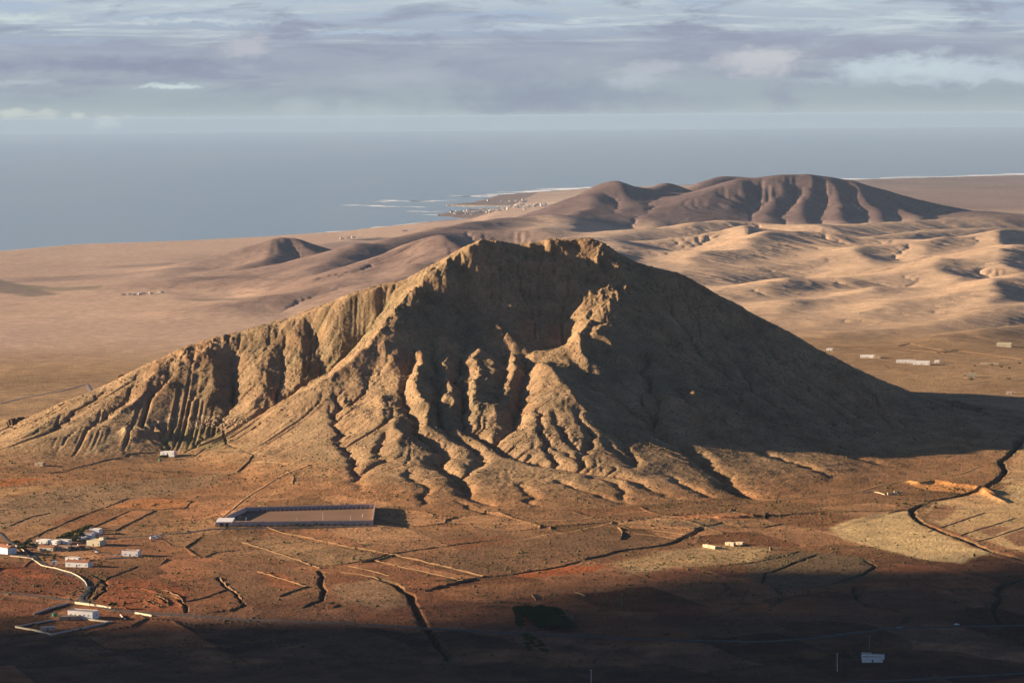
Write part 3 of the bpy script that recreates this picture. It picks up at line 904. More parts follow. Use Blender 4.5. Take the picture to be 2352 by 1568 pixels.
def land_material():
    m, g, p = mat_new("earth")
    at = g.new('ShaderNodeAttribute', attribute_name='tint')
    geo = g.new('ShaderNodeNewGeometry')
    pos = geo.outputs['Position']
    a = g.noise(pos, 0.035, 6, 0.62)
    b = g.noise(pos, 0.30, 4, 0.65)
    c = g.noise(pos, 0.0045, 5, 0.55)
    k = g.m('MULTIPLY', g.mapr(a, 0.3, 0.7, 0.72, 1.28), g.mapr(b, 0.3, 0.7, 0.76, 1.24))
    k = g.m('MULTIPLY', k, g.mapr(c, 0.3, 0.7, 0.92, 1.08))
    mul = g.new('ShaderNodeVectorMath', operation='SCALE')
    g.l.new(at.outputs['Color'], mul.inputs[0]); g.put(mul.inputs['Scale'], k)
    # scattered stones and dry tufts, dark specks a metre or two across
    vo = g.new('ShaderNodeTexVoronoi', feature='F1')
    g.l.new(pos, vo.inputs['Vector']); vo.inputs['Scale'].default_value = 0.16
    d = g.noise(pos, 0.02, 3, 0.6)
    thr = g.mapr(d, 0.42, 0.62, 0.06, 0.24)
    sp = g.m('LESS_THAN', vo.outputs['Distance'], thr)
    colr = g.mix(g.m('MULTIPLY', sp, 0.5), mul.outputs[0], (0.075, 0.06, 0.035))
    g.put(p.inputs['Base Color'], colr)
    p.inputs['Roughness'].default_value = 1.0
    p.inputs['Specular IOR Level'].default_value = 0.05
    bp = g.new('ShaderNodeBump')
    bp.inputs['Strength'].default_value = 0.9
    bp.inputs['Distance'].default_value = 2.2
    g.put(bp.inputs['Height'], g.m('ADD', g.noise(pos, 0.22, 5, 0.65), g.m('MULTIPLY', b, 0.4)))
    g.l.new(bp.outputs[0], p.inputs['Normal'])
    return m


def flat_mat(name, c, c2=None, scale=0.5, rough=0.85, spec=0.2, bump=0.0, amt=0.5):
    m, g, p = mat_new(name)
    tcn = g.new('ShaderNodeNewGeometry')
    n = g.noise(tcn.outputs['Position'], scale, 4, 0.6)
    c2 = c2 or tuple(v * 0.72 for v in c)
    g.put(p.inputs['Base Color'], g.mix(g.mapr(n, 0.35, 0.7, 0, 1), c, c2))
    p.inputs['Roughness'].default_value = rough
    p.inputs['Specular IOR Level'].default_value = spec
    if bump:
        bp = g.new('ShaderNodeBump'); bp.inputs['Strength'].default_value = bump; bp.inputs['Distance'].default_value = 0.1
        g.put(bp.inputs['Height'], n); g.l.new(bp.outputs[0], p.inputs['Normal'])
    return m


EARTH = land_material()

# ------------------------------------------------------------------ fields and tints on the plain: picture outlines, colour, softness (m)
FIELDS = [
    ([(1167, 1320), (1240, 1308), (1286, 1299), (1401, 1297), (1360, 1312), (1211, 1327)], (.30, .095, .035), 3, 1),
    ([(1900, 1212), (1950, 1192), (2030, 1176), (2092, 1171), (2098, 1190), (2130, 1212), (2180, 1230), (2240, 1256), (2290, 1270), (2200, 1292), (2110, 1282), (2030, 1262), (1930, 1238)], (.52, .36, .17), 8, .95),
    ([(2120, 1172), (2150, 1150), (2300, 1120), (2360, 1095), (2480, 1100), (2480, 1275), (2352, 1270), (2250, 1238), (2180, 1218), (2130, 1192)], (.46, .30, .14), 8, .9),
    ([(2352, 990), (2310, 1080), (2300, 1110), (2480, 1110), (2480, 990)], (.44, .27, .13), 10, .8),
    ([(2120, 1185), (2150, 1160), (2200, 1160), (2190, 1180), (2160, 1196)], (.24, .12, .06), 3, .8),
    ([(2190, 1190), (2230, 1185), (2210, 1200), (2180, 1205)], (.28, .16, .08), 3, .8),
    ([(2230, 1215), (2270, 1205), (2330, 1210), (2280, 1232)], (.22, .11, .06), 3, .8),
    ([(2300, 1232), (2352, 1215), (2400, 1240), (2340, 1255)], (.2, .1, .055), 3, .8),
    ([(2080, 1106), (2150, 1106), (2250, 1118), (2300, 1140), (2290, 1152), (2200, 1130), (2130, 1124), (2095, 1116)], (.52, .24, .085), 3, 1),
    ([(2170, 1150), (2250, 1132), (2310, 1150), (2300, 1165), (2180, 1165)], (.50, .30, .14), 5, .9),
    ([(0, 1290), (120, 1296), (185, 1328), (190, 1350), (150, 1368), (60, 1362), (0, 1356), (-100, 1340), (-100, 1290)], (.17, .066, .034), 6, .9),
    ([(0, 1300), (90, 1308), (150, 1330), (100, 1330), (0, 1322)], (.27, .085, .036), 5, .85),
    ([(230, 1336), (320, 1330), (410, 1345), (440, 1375), (430, 1405), (300, 1402), (200, 1392), (240, 1360)], (.24, .082, .036), 5, .9),
    ([(438, 1372), (520, 1342), (556, 1380), (540, 1398), (440, 1405)], (.21, .095, .045), 4, .85),
    ([(0, 1376), (140, 1386), (100, 1410), (0, 1420), (-80, 1420), (-80, 1376)], (.20, .08, .04), 6, .85),
    ([(292, 1145), (430, 1145), (440, 1150), (425, 1168), (235, 1168)], (.36, .155, .06), 2, 1),
    ([(285, 1173), (350, 1173), (295, 1205), (215, 1210)], (.34, .16, .07), 2, .9),
    ([(-100, 1100), (0, 1102), (60, 1097), (105, 1099), (60, 1107), (0, 1118), (-100, 1130)], (.36, .13, .045), 3, 1),
    ([(-100, 1130), (40, 1118), (160, 1112), (60, 1130), (0, 1142), (-100, 1160)], (.40, .23, .10), 8, .9),
    ([(-100, 1160), (120, 1120), (330, 1100), (520, 1080), (520, 1110), (300, 1150), (150, 1190), (0, 1215), (-100, 1220)], (.26, .165, .09), 20, .7),
    ([(380, 1000), (430, 975), (510, 980), (520, 1010), (516, 1028), (440, 1030), (370, 1025)], (.19, .15, .07), 5, .7),
    ([(1700, 1285), (1830, 1262), (1990, 1280), (2030, 1320), (1920, 1350), (1780, 1360), (1720, 1330)], (.13, .088, .05), 10, .85),
    ([(1480, 1195), (1640, 1196), (1660, 1210), (1600, 1224), (1560, 1208)], (.2, .14, .08), 8, .7),
    ([(1940, 1205), (2000, 1180), (2080, 1172), (2000, 1195), (1920, 1215)], (.22, .15, .085), 6, .8),
    ([(1000, 1270), (1180, 1245), (1300, 1225), (1400, 1215), (1560, 1245), (1340, 1290), (1100, 1325), (980, 1300)], (.17, .098, .052), 15, .8),
    ([(870, 1295), (905, 1280), (1000, 1308), (1100, 1325), (1060, 1330)], (.31, .15, .07), 3, .9),
    ([(560, 1250), (620, 1225), (720, 1240), (850, 1270), (900, 1284), (760, 1300), (640, 1285)], (.31, .19, .095), 8, .7),
    ([(1400, 1290), (1560, 1260), (1640, 1250), (1800, 1255), (1740, 1290), (1600, 1300), (1440, 1320)], (.40, .27, .13), 16, .8),
    ([(760, 1340), (860, 1330), (920, 1350), (960, 1390), (880, 1400), (770, 1380)], (.29, .18, .095), 8, .7),
    ([(990, 1350), (1100, 1340), (1400, 1330), (1500, 1345), (1200, 1375), (1050, 1380)], (.31, .145, .065), 14, .8),
    ([(1500, 1395), (1580, 1385), (1640, 1392), (1620, 1420), (1560, 1440), (1510, 1435)], (.10, .045, .03), 6, .9),
    ([(1900, 1360), (2100, 1350), (2250, 1380), (2200, 1430), (2000, 1435), (1880, 1400)], (.12, .06, .035), 20, .8),
    ([(450, 1290), (700, 1300), (760, 1330), (720, 1380), (560, 1390), (470, 1330)], (.19, .105, .055), 20, .7),
    ([(590, 1310), (660, 1315), (700, 1345), (640, 1360)], (.27, .1, .045), 5, .8),
    ([(1520, 1178), (1640, 1180), (1760, 1182), (1700, 1194), (1560, 1192)], (.40, .17, .075), 6, .85),
]
FLD = [(pline(p), c, s, a) for p, c, s, a in FIELDS]
# far plain
DARK = [([(-60, 632), (0, 640), (60, 655), (140, 682), (60, 685), (-60, 668)], (.13, .105, .085), 30, .8),  # shading of the low left hill, painted into the ground colour
        ([(40, 652), (120, 660), (240, 668), (230, 676), (130, 676), (60, 664)], (.15, .135, .085), 25, .7),
        ([(420, 690), (520, 690), (580, 700), (560, 706), (440, 700)], (.17, .14, .10), 25, .6),  # shade at the right of the low rise, painted on
        ([(450, 655), (360, 665), (250, 660), (340, 640), (450, 610), (640, 600)], (.21, .155, .13), 60, .5),
        ([(640, 572), (780, 555), (980, 548), (1090, 545), (900, 575), (760, 590)], (.15, .11, .105), 90, .6),
        ([(780, 552), (870, 545), (950, 547), (860, 553)], (.07, .07, .06), 20, .8),
        ([(230, 612), (500, 596), (640, 590), (480, 606), (240, 618)], (.19, .14, .125), 120, .6),
        ([(0, 640), (200, 632), (380, 632), (180, 645), (0, 650)], (.20, .145, .125), 120, .6)]


def fline(pts, z=90.0):
    return np.array([hit(p[0], p[1], plain, 4600.0, 30000.0, 20.0) for p in pts])


DRK = [(fline(p), c, s, a) for p, c, s, a in DARK]
SANDB = at_z(1180, 474, 4.0)
TRACKS = [([(500, 1200), (540, 1165), (600, 1120), (660, 1085), (715, 1066), (735, 1062)], 3.2, (.46, .25, .11)),
          ([(590, 1170), (630, 1130), (700, 1085)], 1.6, (.42, .24, .11)),
          ([(640, 1062), (715, 1066)], 1.6, (.46, .27, .12)), ([(300, 1078), (400, 1072), (480, 1062), (560, 1062), (640, 1062)], 1.5, (.4, .27, .13)),
          ([(275, 995), (340, 975), (400, 962), (460, 958), (540, 955)], 3.0, (.42, .31, .17)), ([(200, 1040), (275, 1000), (310, 985)], 3.0, (.44, .33, .18)),
          ([(1190, 1240), (1260, 1226), (1330, 1218), (1400, 1200)], 1.4, (.42, .25, .12)),
          ([(735, 1062), (800, 1100), (860, 1130)], 0.9, (.42, .22, .1)),
          ([(2352, 1120), (2330, 1135), (2352, 1150)], 3, (.5, .36, .19)), ([(2300, 1108), (2330, 1100), (2352, 1098)], 3, (.5, .36, .19)),
          ([(870, 650), (930, 600)], 1, (.3, .2, .1))]
TRK = [(pline(p), wd, c) for p, wd, c in TRACKS[:-1]]


def blend(col, k, w_, c):
    w_ = w_[:, None]
    col[k] = col[k] * (1 - w_) + np.array(c) * w_
    return col


def tint(X, Y, Z, near, lift, slope, conc):
    n = len(X)
    sand = np.array([.30, .19, .10]); tan = np.array([.265, .178, .10]); olive = np.array([.165, .13, .075])
    col = np.tile(sand, (n, 1))
    f1 = fbm(X, Y, 420, 4, 81)[:, None]; f2 = fbm(X, Y, 90, 4, 82)[:, None]
    # near plain: redder and darker earth towards the viewer, shade painted into the nearest band
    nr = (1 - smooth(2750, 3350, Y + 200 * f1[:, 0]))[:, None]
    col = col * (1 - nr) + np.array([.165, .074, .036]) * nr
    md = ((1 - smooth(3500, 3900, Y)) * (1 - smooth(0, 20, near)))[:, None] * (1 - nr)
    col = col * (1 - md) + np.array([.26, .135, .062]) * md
    near_shade = (1 - smooth(2380, 2640, Y + 120 * f1[:, 0]))[:, None] * .85  # deepens the cloud's shade by blackening the ground colour here
    col = col * (1 - near_shade) + np.array([.075, .045, .032]) * near_shade
    col = col * (1 + 0.22 * f1 + 0.18 * f2)
    rd = smooth(0.1, 0.6, fbm(X, Y, 160, 4, 83) + 0.3 * fbm(X, Y, 30, 3, 84)) * (1 - smooth(3600, 4400, Y)) * (1 - smooth(10, 60, near))
    col = col * (1 - 0.4 * rd[:, None]) + np.array([.36, .17, .075]) * 0.4 * rd[:, None]
    k = np.nonzero((Y < 3450) & (near < 3))[0]
    if len(k):
        cid, e = plots(X[k], Y[k])
        s_ = 1 + 0.85 * (_T[cid, 33] - 0.5) * (1 - smooth(3250, 3450, Y[k]))
        rdd = (_T[cid, 77] > 0.72) * 0.5 * (1 - smooth(3150, 3350, Y[k]))
        col[k] = col[k] * s_[:, None] * (1 - rdd[:, None]) + np.array([.25, .10, .045]) * rdd[:, None] * s_[:, None]
        ln = np.exp(-(e / 2.0) ** 2) * 0.8 * (_T[cid, 17] > 0.35)
        blend(col, k, ln * (1 - smooth(3200, 3400, Y[k])), (.085, .06, .035))
    # mountain rock
    m = smooth(4, 40, near)[:, None]
    rk = smooth(0.35, 0.75, slope + 0.25 * f2[:, 0])[:, None]
    mc_ = tan * (1 + 0.16 * f2)
    mc_ = mc_ * (1 - 0.55 * rk) + np.array([.29, .18, .10]) * 0.55 * rk
    ol = smooth(-0.1, 0.5, fbm(X, Y, 140, 4, 85))[:, None]
    mc_ = mc_ * (1 - 0.6 * ol) + olive * 0.6 * ol
    rr2 = smooth(0.15, 0.6, fbm(X, Y, 75, 4, 88))[:, None] * 0.5
    mc_ = mc_ * (1 - rr2) + np.array([.27, .15, .078]) * rr2
    col = col * (1 - m) + mc_ * m
    col = col * (1 + (0.17 * fbm(X, Y, 20, 3, 87) * (1 - smooth(4300, 5000, Y)))[:, None])
    # red earth laid bare along the cut channels of the apron, dry green plants in the gully floors
    ch = smooth(0.2, 1.2, conc) * (Y < 4300)
    ap = ch * smooth(0.5, 6, near) * (1 - smooth(40, 100, near))
    col = col * (1 - 0.55 * ap[:, None]) + np.array([.34, .145, .06]) * 0.55 * ap[:, None]
    gv = ch * smooth(30, 90, near) * smooth(-0.2, 0.3, f2[:, 0])
    col = col * (1 - 0.5 * gv[:, None]) + np.array([.11, .115, .045]) * 0.5 * gv[:, None]
    # far: purple-brown lava hills against pale eroded ground
    far = smooth(5200, 6500, Y)[:, None]
    u = X / np.maximum(Y, 1)
    streak = fbm(X, Y * 0.22, 700, 4, 91)[:, None]
    fc = np.array([.43, .31, .22]) * (1 + 0.12 * streak + 0.06 * f1)
    # western side is dustier and browner than the pale eastern rolls
    west = (1 - smooth(-0.02, 0.035, u + 0.02 * f1[:, 0]))[:, None]
    fc = fc * (1 - west) + np.array([.40, .275, .20]) * (1 + 0.16 * streak) * west
    east = (smooth(0.03, 0.07, u) * smooth(5400, 6400, Y) * (1 - smooth(11500, 12600, Y)))[:, None]
    fc = fc * (1 - east) + np.array([.50, .345, .225]) * (1 + 0.05 * f1) * east
    hm = np.maximum(smooth(11400, 12300, Y + 500 * f1[:, 0]) * smooth(14, 60, lift),
                    smooth(14, 70, lift) * smooth(7700, 8400, Y) * (1 - smooth(-0.01, 0.02, u)) * 0.8)[:, None]
    fc = fc * (1 - hm) + np.array([.145, .10, .092]) * (1 + 0.12 * f2) * hm
    ff = (smooth(14500, 16500, Y) * smooth(0.03, 0.1, u))[:, None]
    fc = fc * (1 - 0.75 * ff) + np.array([.15, .105, .095]) * (1 + .3 * streak) * 0.75 * ff
    sl = smooth(0.10, 0.3, slope)[:, None] * far * (1 - hm) * 0.3
    fc = fc * (1 - sl) + np.array([.30, .19, .13]) * sl
    # pale washed-out gullies at the feet of the dark hill
    wr = (smooth(9, 30, lift) * smooth(6900, 7300, Y) * (1 - smooth(-0.03, 0.0, u)))[:, None] * 0.7
    fc = fc * (1 - wr) + np.array([.205, .14, .115]) * (1 + .1 * f2) * wr
    pw = (smooth(0.01, 0.05, u) * (1 - smooth(0.16, 0.2, u)) * (1 - smooth(14500, 15500, Y)) * smooth(9800, 10500, Y) * smooth(0.4, 1.0, conc) * (1 - smooth(70, 130, lift)))[:, None]
    fc = fc * (1 - 0.8 * pw) + np.array([.60, .42, .29]) * 0.8 * pw
    col = col * (1 - far) + fc * far
    wxx = X + 5 * fbm(X, Y, 25, 3, 95); wyy = Y + 10 * fbm(X, Y, 50, 3, 96)
    for (P, c, s, a), in zip(FLD + DRK):
        pad = 3 * s + 20
        k = (X > P[:, 0].min() - pad) & (X < P[:, 0].max() + pad) & (Y > P[:, 1].min() - pad) & (Y < P[:, 1].max() + pad)
        k = np.nonzero(k)[0]
        if not len(k):
            continue
        q = 1.0 if s > 4 else 0.3
        xx, yy_ = X[k] + q * (wxx[k] - X[k]), Y[k] + q * (wyy[k] - Y[k])
        ins = inpoly(xx, yy_, P)
        d, _ = polydist(xx, yy_, list(P) + [P[0]])
        sd_ = np.where(ins, d, -d)
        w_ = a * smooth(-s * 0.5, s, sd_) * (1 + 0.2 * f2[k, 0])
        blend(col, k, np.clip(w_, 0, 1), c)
    for P, wd, c in TRK:
        k = (X > P[:, 0].min() - 12) & (X < P[:, 0].max() + 12) & (Y > P[:, 1].min() - 12) & (Y < P[:, 1].max() + 12)
        k = np.nonzero(k)[0]
        if len(k):
            d, _ = polydist(wxx[k] * .3 + X[k] * .7, wyy[k] * .3 + Y[k] * .7, P)
            blend(col, k, 0.85 * (1 - smooth(wd * 0.6, wd * 1.5, d)), c)
    for P, a_, wd in PGL:
        if a_ > 0:
            continue
        k = np.nonzero((X > P[:, 0].min() - 25) & (X < P[:, 0].max() + 25) & (Y > P[:, 1].min() - 25) & (Y < P[:, 1].max() + 25))[0]
        if len(k):
            d, _ = polydist(wxx[k], Y[k] + .6 * (wyy[k] - Y[k]), P)
            w_ = (1 - smooth(0.35 * wd, 0.75 * wd + 2, d)) * np.clip(.65 + .7 * f2[k, 0], 0, .85)
            blend(col, k, w_, (.075, .062, .034))
    # shore: pale sand at the lagoon, dark lava reef elsewhere
    dsh = coastD(X, Y) - Y
    k = np.nonzero((dsh < 420) & (Y > 9000))[0]
    if len(k):
        u_ = X[k] / Y[k]
        w_ = (1 - smooth(60, 160, dsh[k])) * 0.75 * (1 - smooth(-0.045, -0.03, u_))
        blend(col, k, w_, (.5, .38, .26))
        w_ = (1 - smooth(100, 400, dsh[k])) * smooth(-0.035, -0.028, u_) * 0.7
        blend(col, k, w_, (.11, .085, .085))
    k = np.nonzero((np.abs(Y - SANDB[1]) < 900) & (u > -0.026) & (u < 0.02))[0]
    if len(k):
        e = (Y[k] - SANDB[1]) / 260 + 1.2 * fbm(X[k], Y[k], 300, 3, 99)
        blend(col, k, np.exp(-e * e) * 0.9, (.66, .54, .38))
    return np.clip(col, 0.01, 0.9)


# ------------------------------------------------------------------ the land as one sheet, sorted into plain, mountain and hills
rows = [np.arange(1990, 2190, 10.0), np.arange(2190, 3160, 2.7), np.arange(3160, 4140, 1.9), np.arange(4140, 4560, 5.0)]
y_ = 4560.0; fr = []
while y_ < 33000:
    fr.append(y_); y_ *= 1.00150 if y_ < 13500 else 1.0026
rows.append(np.array(fr))
YR = np.concatenate(rows)
uc = np.concatenate([np.linspace(-0.75, -0.22, 60)[:-1], np.linspace(-0.22, -0.192, 45)[:-1], np.linspace(-0.192, 0.192, 1240), np.linspace(0.192, 0.22, 45)[1:], np.linspace(0.22, 0.75, 60)[1:]])
NR, NC = len(YR), len(uc)
ZZ = np.empty((NR, NC), np.float32); NEAR = np.empty((NR, NC), np.float32); LIFT_ = np.empty((NR, NC), np.float32)
for r0 in range(0, NR, 256):
    r1 = min(r0 + 256, NR)
    yy2 = np.repeat(YR[r0:r1], NC); xx2 = np.tile(uc, r1 - r0) * yy2
    z, nm, lf = land(xx2, yy2)
    ZZ[r0:r1] = z.reshape(-1, NC); NEAR[r0:r1] = nm.reshape(-1, NC); LIFT_[r0:r1] = lf.reshape(-1, NC)
XX = uc[None, :] * YR[:, None]
YY = np.repeat(YR[:, None], NC, 1)


def height(x, y):
    """the built surface"""
    x = np.atleast_1d(np.asarray(x, float)); y = np.atleast_1d(np.asarray(y, float))
    fi = np.interp(y, YR, np.arange(NR)); fj = np.interp(x / y, uc, np.arange(NC))
    i = np.clip(fi.astype(int), 0, NR - 2); j = np.clip(fj.astype(int), 0, NC - 2)
    a = fi - i; b = fj - j
    return (ZZ[i, j] * (1 - a) * (1 - b) + ZZ[i + 1, j] * a * (1 - b) + ZZ[i, j + 1] * (1 - a) * b + ZZ[i + 1, j + 1] * a * b)


def build_land():
    gy_ = np.gradient(ZZ, axis=0) / np.gradient(YY, axis=0)
    gx_ = np.gradient(ZZ, axis=1) / np.gradient(XX, axis=1)
    slope = np.hypot(gx_, gy_)
    # concavity: channels against ridges, at a scale of about ten metres
    a = np.pad(ZZ, ((3, 3), (3, 3)), mode='edge')
    c9 = (a[:-6, 3:-3] + a[6:, 3:-3] + a[3:-3, :-6] + a[3:-3, 6:]) / 4 - ZZ
    conc = c9 / np.maximum(YY / 4000.0, 1.0) ** 1.3
    colr = np.empty((NR * NC, 3), np.float32)
    ff = [q.ravel() for q in (XX, YY, ZZ, NEAR, LIFT_, slope, conc)]
    for s in range(0, NR * NC, 400000):
        e = min(s + 400000, NR * NC)
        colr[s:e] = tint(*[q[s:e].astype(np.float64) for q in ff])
    idx = np.arange(NR * NC).reshape(NR, NC)
    Q = np.stack([idx[:-1, :-1], idx[:-1, 1:], idx[1:, 1:], idx[1:, :-1]], -1).reshape(-1, 4)
    ctr = idx[:-1, :-1].ravel()
    near = ff[3][ctr]; lift = ff[4][ctr]; yc = ff[1][ctr]; zc = ff[2]
    keep = (zc[Q].max(1) > -4.9)
    keep &= ~((yc > 24000) & (zc[Q].max(1) < -4.5))
    is_m = (near > 3.0) & (yc < 4950)
    is_h = (lift > 9.0) & ~is_m & (yc > 4600)
    Vall = np.c_[ff[0], ff[1], ff[2]]
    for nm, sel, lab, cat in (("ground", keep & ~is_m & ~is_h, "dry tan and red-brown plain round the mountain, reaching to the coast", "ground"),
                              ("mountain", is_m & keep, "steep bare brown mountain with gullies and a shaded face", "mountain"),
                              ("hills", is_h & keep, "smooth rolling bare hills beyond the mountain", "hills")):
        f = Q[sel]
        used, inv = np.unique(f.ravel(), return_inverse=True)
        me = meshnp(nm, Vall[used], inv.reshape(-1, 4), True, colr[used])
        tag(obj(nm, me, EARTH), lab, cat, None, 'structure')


build_land()

# the slope under the viewpoint and the land to both sides of it
gx_ = np.linspace(-4200, 4200, 141); gy2 = np.linspace(-2600, 1992, 93)
AX, AY = np.meshgrid(gx_, gy2, indexing='ij')
AZ, _, _ = land(AX.ravel().copy(), AY.ravel().copy())
AZ = AZ.reshape(AX.shape)
AZ = AZ + 14 * fbm(AX, AY, 500, 4, 12) * (np.hypot(AX, AY) > 150) * (AY < 1850)
AZ = AZ - 3.0 * (AY > 1850)
rr_ = np.hypot(AX, AY)
AZ = np.where(rr_ < 60, np.minimum(AZ, 642), AZ)
ix = np.arange(AX.size).reshape(AX.shape)
Q = np.stack([ix[:-1, :-1], ix[1:, :-1], ix[1:, 1:], ix[:-1, 1:]], -1).reshape(-1, 4)
me = meshnp("slope", np.c_[AX.ravel(), AY.ravel(), AZ.ravel()], Q, True, np.tile([.24, .145, .08], (AX.size, 1)))
tag(obj("terrain", me, EARTH), "bare slope under the viewpoint", "terrain", None, 'structure')

# ------------------------------------------------------------------ the sea
def sea_material():
    m, g, p = mat_new("sea_water")
    geo = g.new('ShaderNodeNewGeometry'); pos = geo.outputs['Position']
    sc = g.new('ShaderNodeMapping'); sc.inputs['Scale'].default_value = (1.0, 0.12, 1.0)
    g.l.new(pos, sc.inputs[0])
    n = g.noise(sc.outputs[0], 0.0011, 5, 0.6)
    n2 = g.noise(sc.outputs[0], 0.00016, 3, 0.5)
    c = g.mix(g.mapr(n2, 0.35, 0.65, 0, 1), (0.21, 0.275, 0.295), (0.24, 0.295, 0.31))
    c = g.mix(g.mapr(n, 0.45, 0.75, 0, 0.5), c, (0.29, 0.33, 0.34))
    g.put(p.inputs['Base Color'], c)
    p.inputs['Roughness'].default_value = 0.3
    p.inputs['Specular IOR Level'].default_value = 0.5
    p.inputs['IOR'].default_value = 1.333
    return m


SEAR = 123000.0
ang = np.linspace(-math.pi, math.pi, 181)[:-1]
rad = [7000, 14000, 30000, 70000, SEAR]
Vs = [(r * math.sin(a), r * math.cos(a), 0.0) for r in rad for a in ang]
n_ = len(ang)
Qs = [(i * n_ + j, i * n_ + (j + 1) % n_, (i + 1) * n_ + (j + 1) % n_, (i + 1) * n_ + j) for i in range(len(rad) - 1) for j in range(n_)]
me = meshnp("sea", np.array(Vs), np.array(Qs), False)
tag(obj("sea", me, sea_material()), "hazy grey-blue sea out to the horizon", "sea", None, 'structure')

# ------------------------------------------------------------------ the air
def haze():
    m = bpy.data.materials.new("haze")
    m.use_nodes = True
    m.node_tree.nodes.clear()
    g = NT(m.node_tree)
    o = g.new('ShaderNodeOutputMaterial')
    v = g.new('ShaderNodeVolumePrincipled')
    v.inputs['Color'].default_value = (0.33, 0.45, 0.62, 1)
    v.inputs['Density'].default_value = HAZE_D
    v.inputs['Anisotropy'].default_value = 0.0
    g.l.new(v.outputs[0], o.inputs['Volume'])
    x0, x1, y0, y1, z0, z1 = -130000, 130000, -125000, 128000, -6.5, 672.0
    Vb = [(x, y, z) for x in (x0, x1) for y in (y0, y1) for z in (z0, z1)]
    Fb = [(0, 1, 3, 2), (4, 6, 7, 5), (0, 4, 5, 1), (2, 3, 7, 6), (0, 2, 6, 4), (1, 5, 7, 3)]
    me = meshnp("haze", np.array(Vb), np.array(Fb), False)
    tag(obj("haze", me, m), "thin pale blue air over land and sea", "haze", None, 'stuff')


HAZE_D = 1.0e-5
haze()


# ------------------------------------------------------------------ an unseen cloud added out to the left to shade the nearest ground
def cloud(name, foot, zc, thick, label):
    """foot: outline on the ground of the shadow wanted; the cloud hangs where the sun puts it there"""
    P = np.array(foot)[:, :2]
    sh = (zc - 200.0) / SUNV[2]
    off = np.array([SUNV[0] * sh, SUNV[1] * sh])
    x0, x1, y0, y1 = P[:, 0].min() - 400, P[:, 0].max() + 400, P[:, 1].min() - 400, P[:, 1].max() + 400
    nx, ny = int((x1 - x0) / 17), int((y1 - y0) / 15)
    xs = np.linspace(x0, x1, nx); ys = np.linspace(y0, y1, ny)
    A, B = np.meshgrid(xs, ys, indexing='ij')
    Aw = A + 150 * fbm(A, B * 3, 600, 3, 101); Bw = B + 130 * fbm(A, B * 3, 420, 4, 102) + 18 * fbm(A, B, 90, 3, 103)
    ins = inpoly(Aw, Bw, P); d, _ = polydist(Aw, Bw, list(P) + [P[0]])
    sd_ = np.where(ins, d, -d)
    # holes open towards the rim to soften the shadow's edge
    hole = 0.5 + 0.9 * vn(A, B, 46, 105) * 0.5 + 0.25 * fbm(A, B * 2, 340, 3, 108)
    on = hole < np.clip(sd_ / np.interp(A, [-450, 0, 500], [220, 580, 760]), -0.5, 1.0) * 1.25
    h = np.clip(np.maximum(sd_, 2), 0, 260) / 260.0
    top = zc + thick * (np.sqrt(h) * (0.8 + 0.5 * fbm(A, B, 200, 3, 106)))
    bot = zc - thick * 0.18 * np.sqrt(h) * (1 + 0.5 * fbm(A, B, 150, 3, 107))
    # keep the slab thin at its rim so that the shadow edge follows the outline
    idx = np.arange(A.size).reshape(A.shape)
    f = np.stack([idx[:-1, :-1], idx[1:, :-1], idx[1:, 1:], idx[:-1, 1:]], -1).reshape(-1, 4)
    onf = on[:-1, :-1].ravel()
    n = A.size
    Vt = np.c_[A.ravel() + off[0], B.ravel() + off[1], top.ravel()]
    Vb = np.c_[A.ravel() + off[0], B.ravel() + off[1], bot.ravel()]
    ft = f[onf]; fb = f[onf][:, ::-1] + n
    # side walls where the slab ends
    e = {}
    for q in ft.tolist():
        for i in range(4):
            a_, b_ = q[i], q[(i + 1) % 4]
            if (b_, a_) in e:
                del e[(b_, a_)]
            else:
                e[(a_, b_)] = 1
    sides = np.array([(b_, a_, a_ + n, b_ + n) for (a_, b_) in e])
    fa = np.vstack([ft, fb, sides])
    used, inv = np.unique(fa.ravel(), return_inverse=True)
    me = meshnp(name, np.vstack([Vt, Vb])[used], inv.reshape(-1, 4), True)
    o = obj(name, me, flat_mat("cloud_white", (.85, .85, .86), (.75, .76, .78), 0.004, 1.0, 0.0))
    tag(o, label, "cloud", None, 'stuff')


CL1 = [(-2600, 2570), (-900, 2500), (-430, 2470), (-150, 2650), (60, 2750), (250, 2820), (420, 2860), (800, 2920), (1700, 2990), (3000, 2990), (3000, 800), (-2600, 800)]
cloud("shade_cloud", CL1, 1500.0, 130.0, "unseen cloud bank added west of the plain to shade the nearest fields")


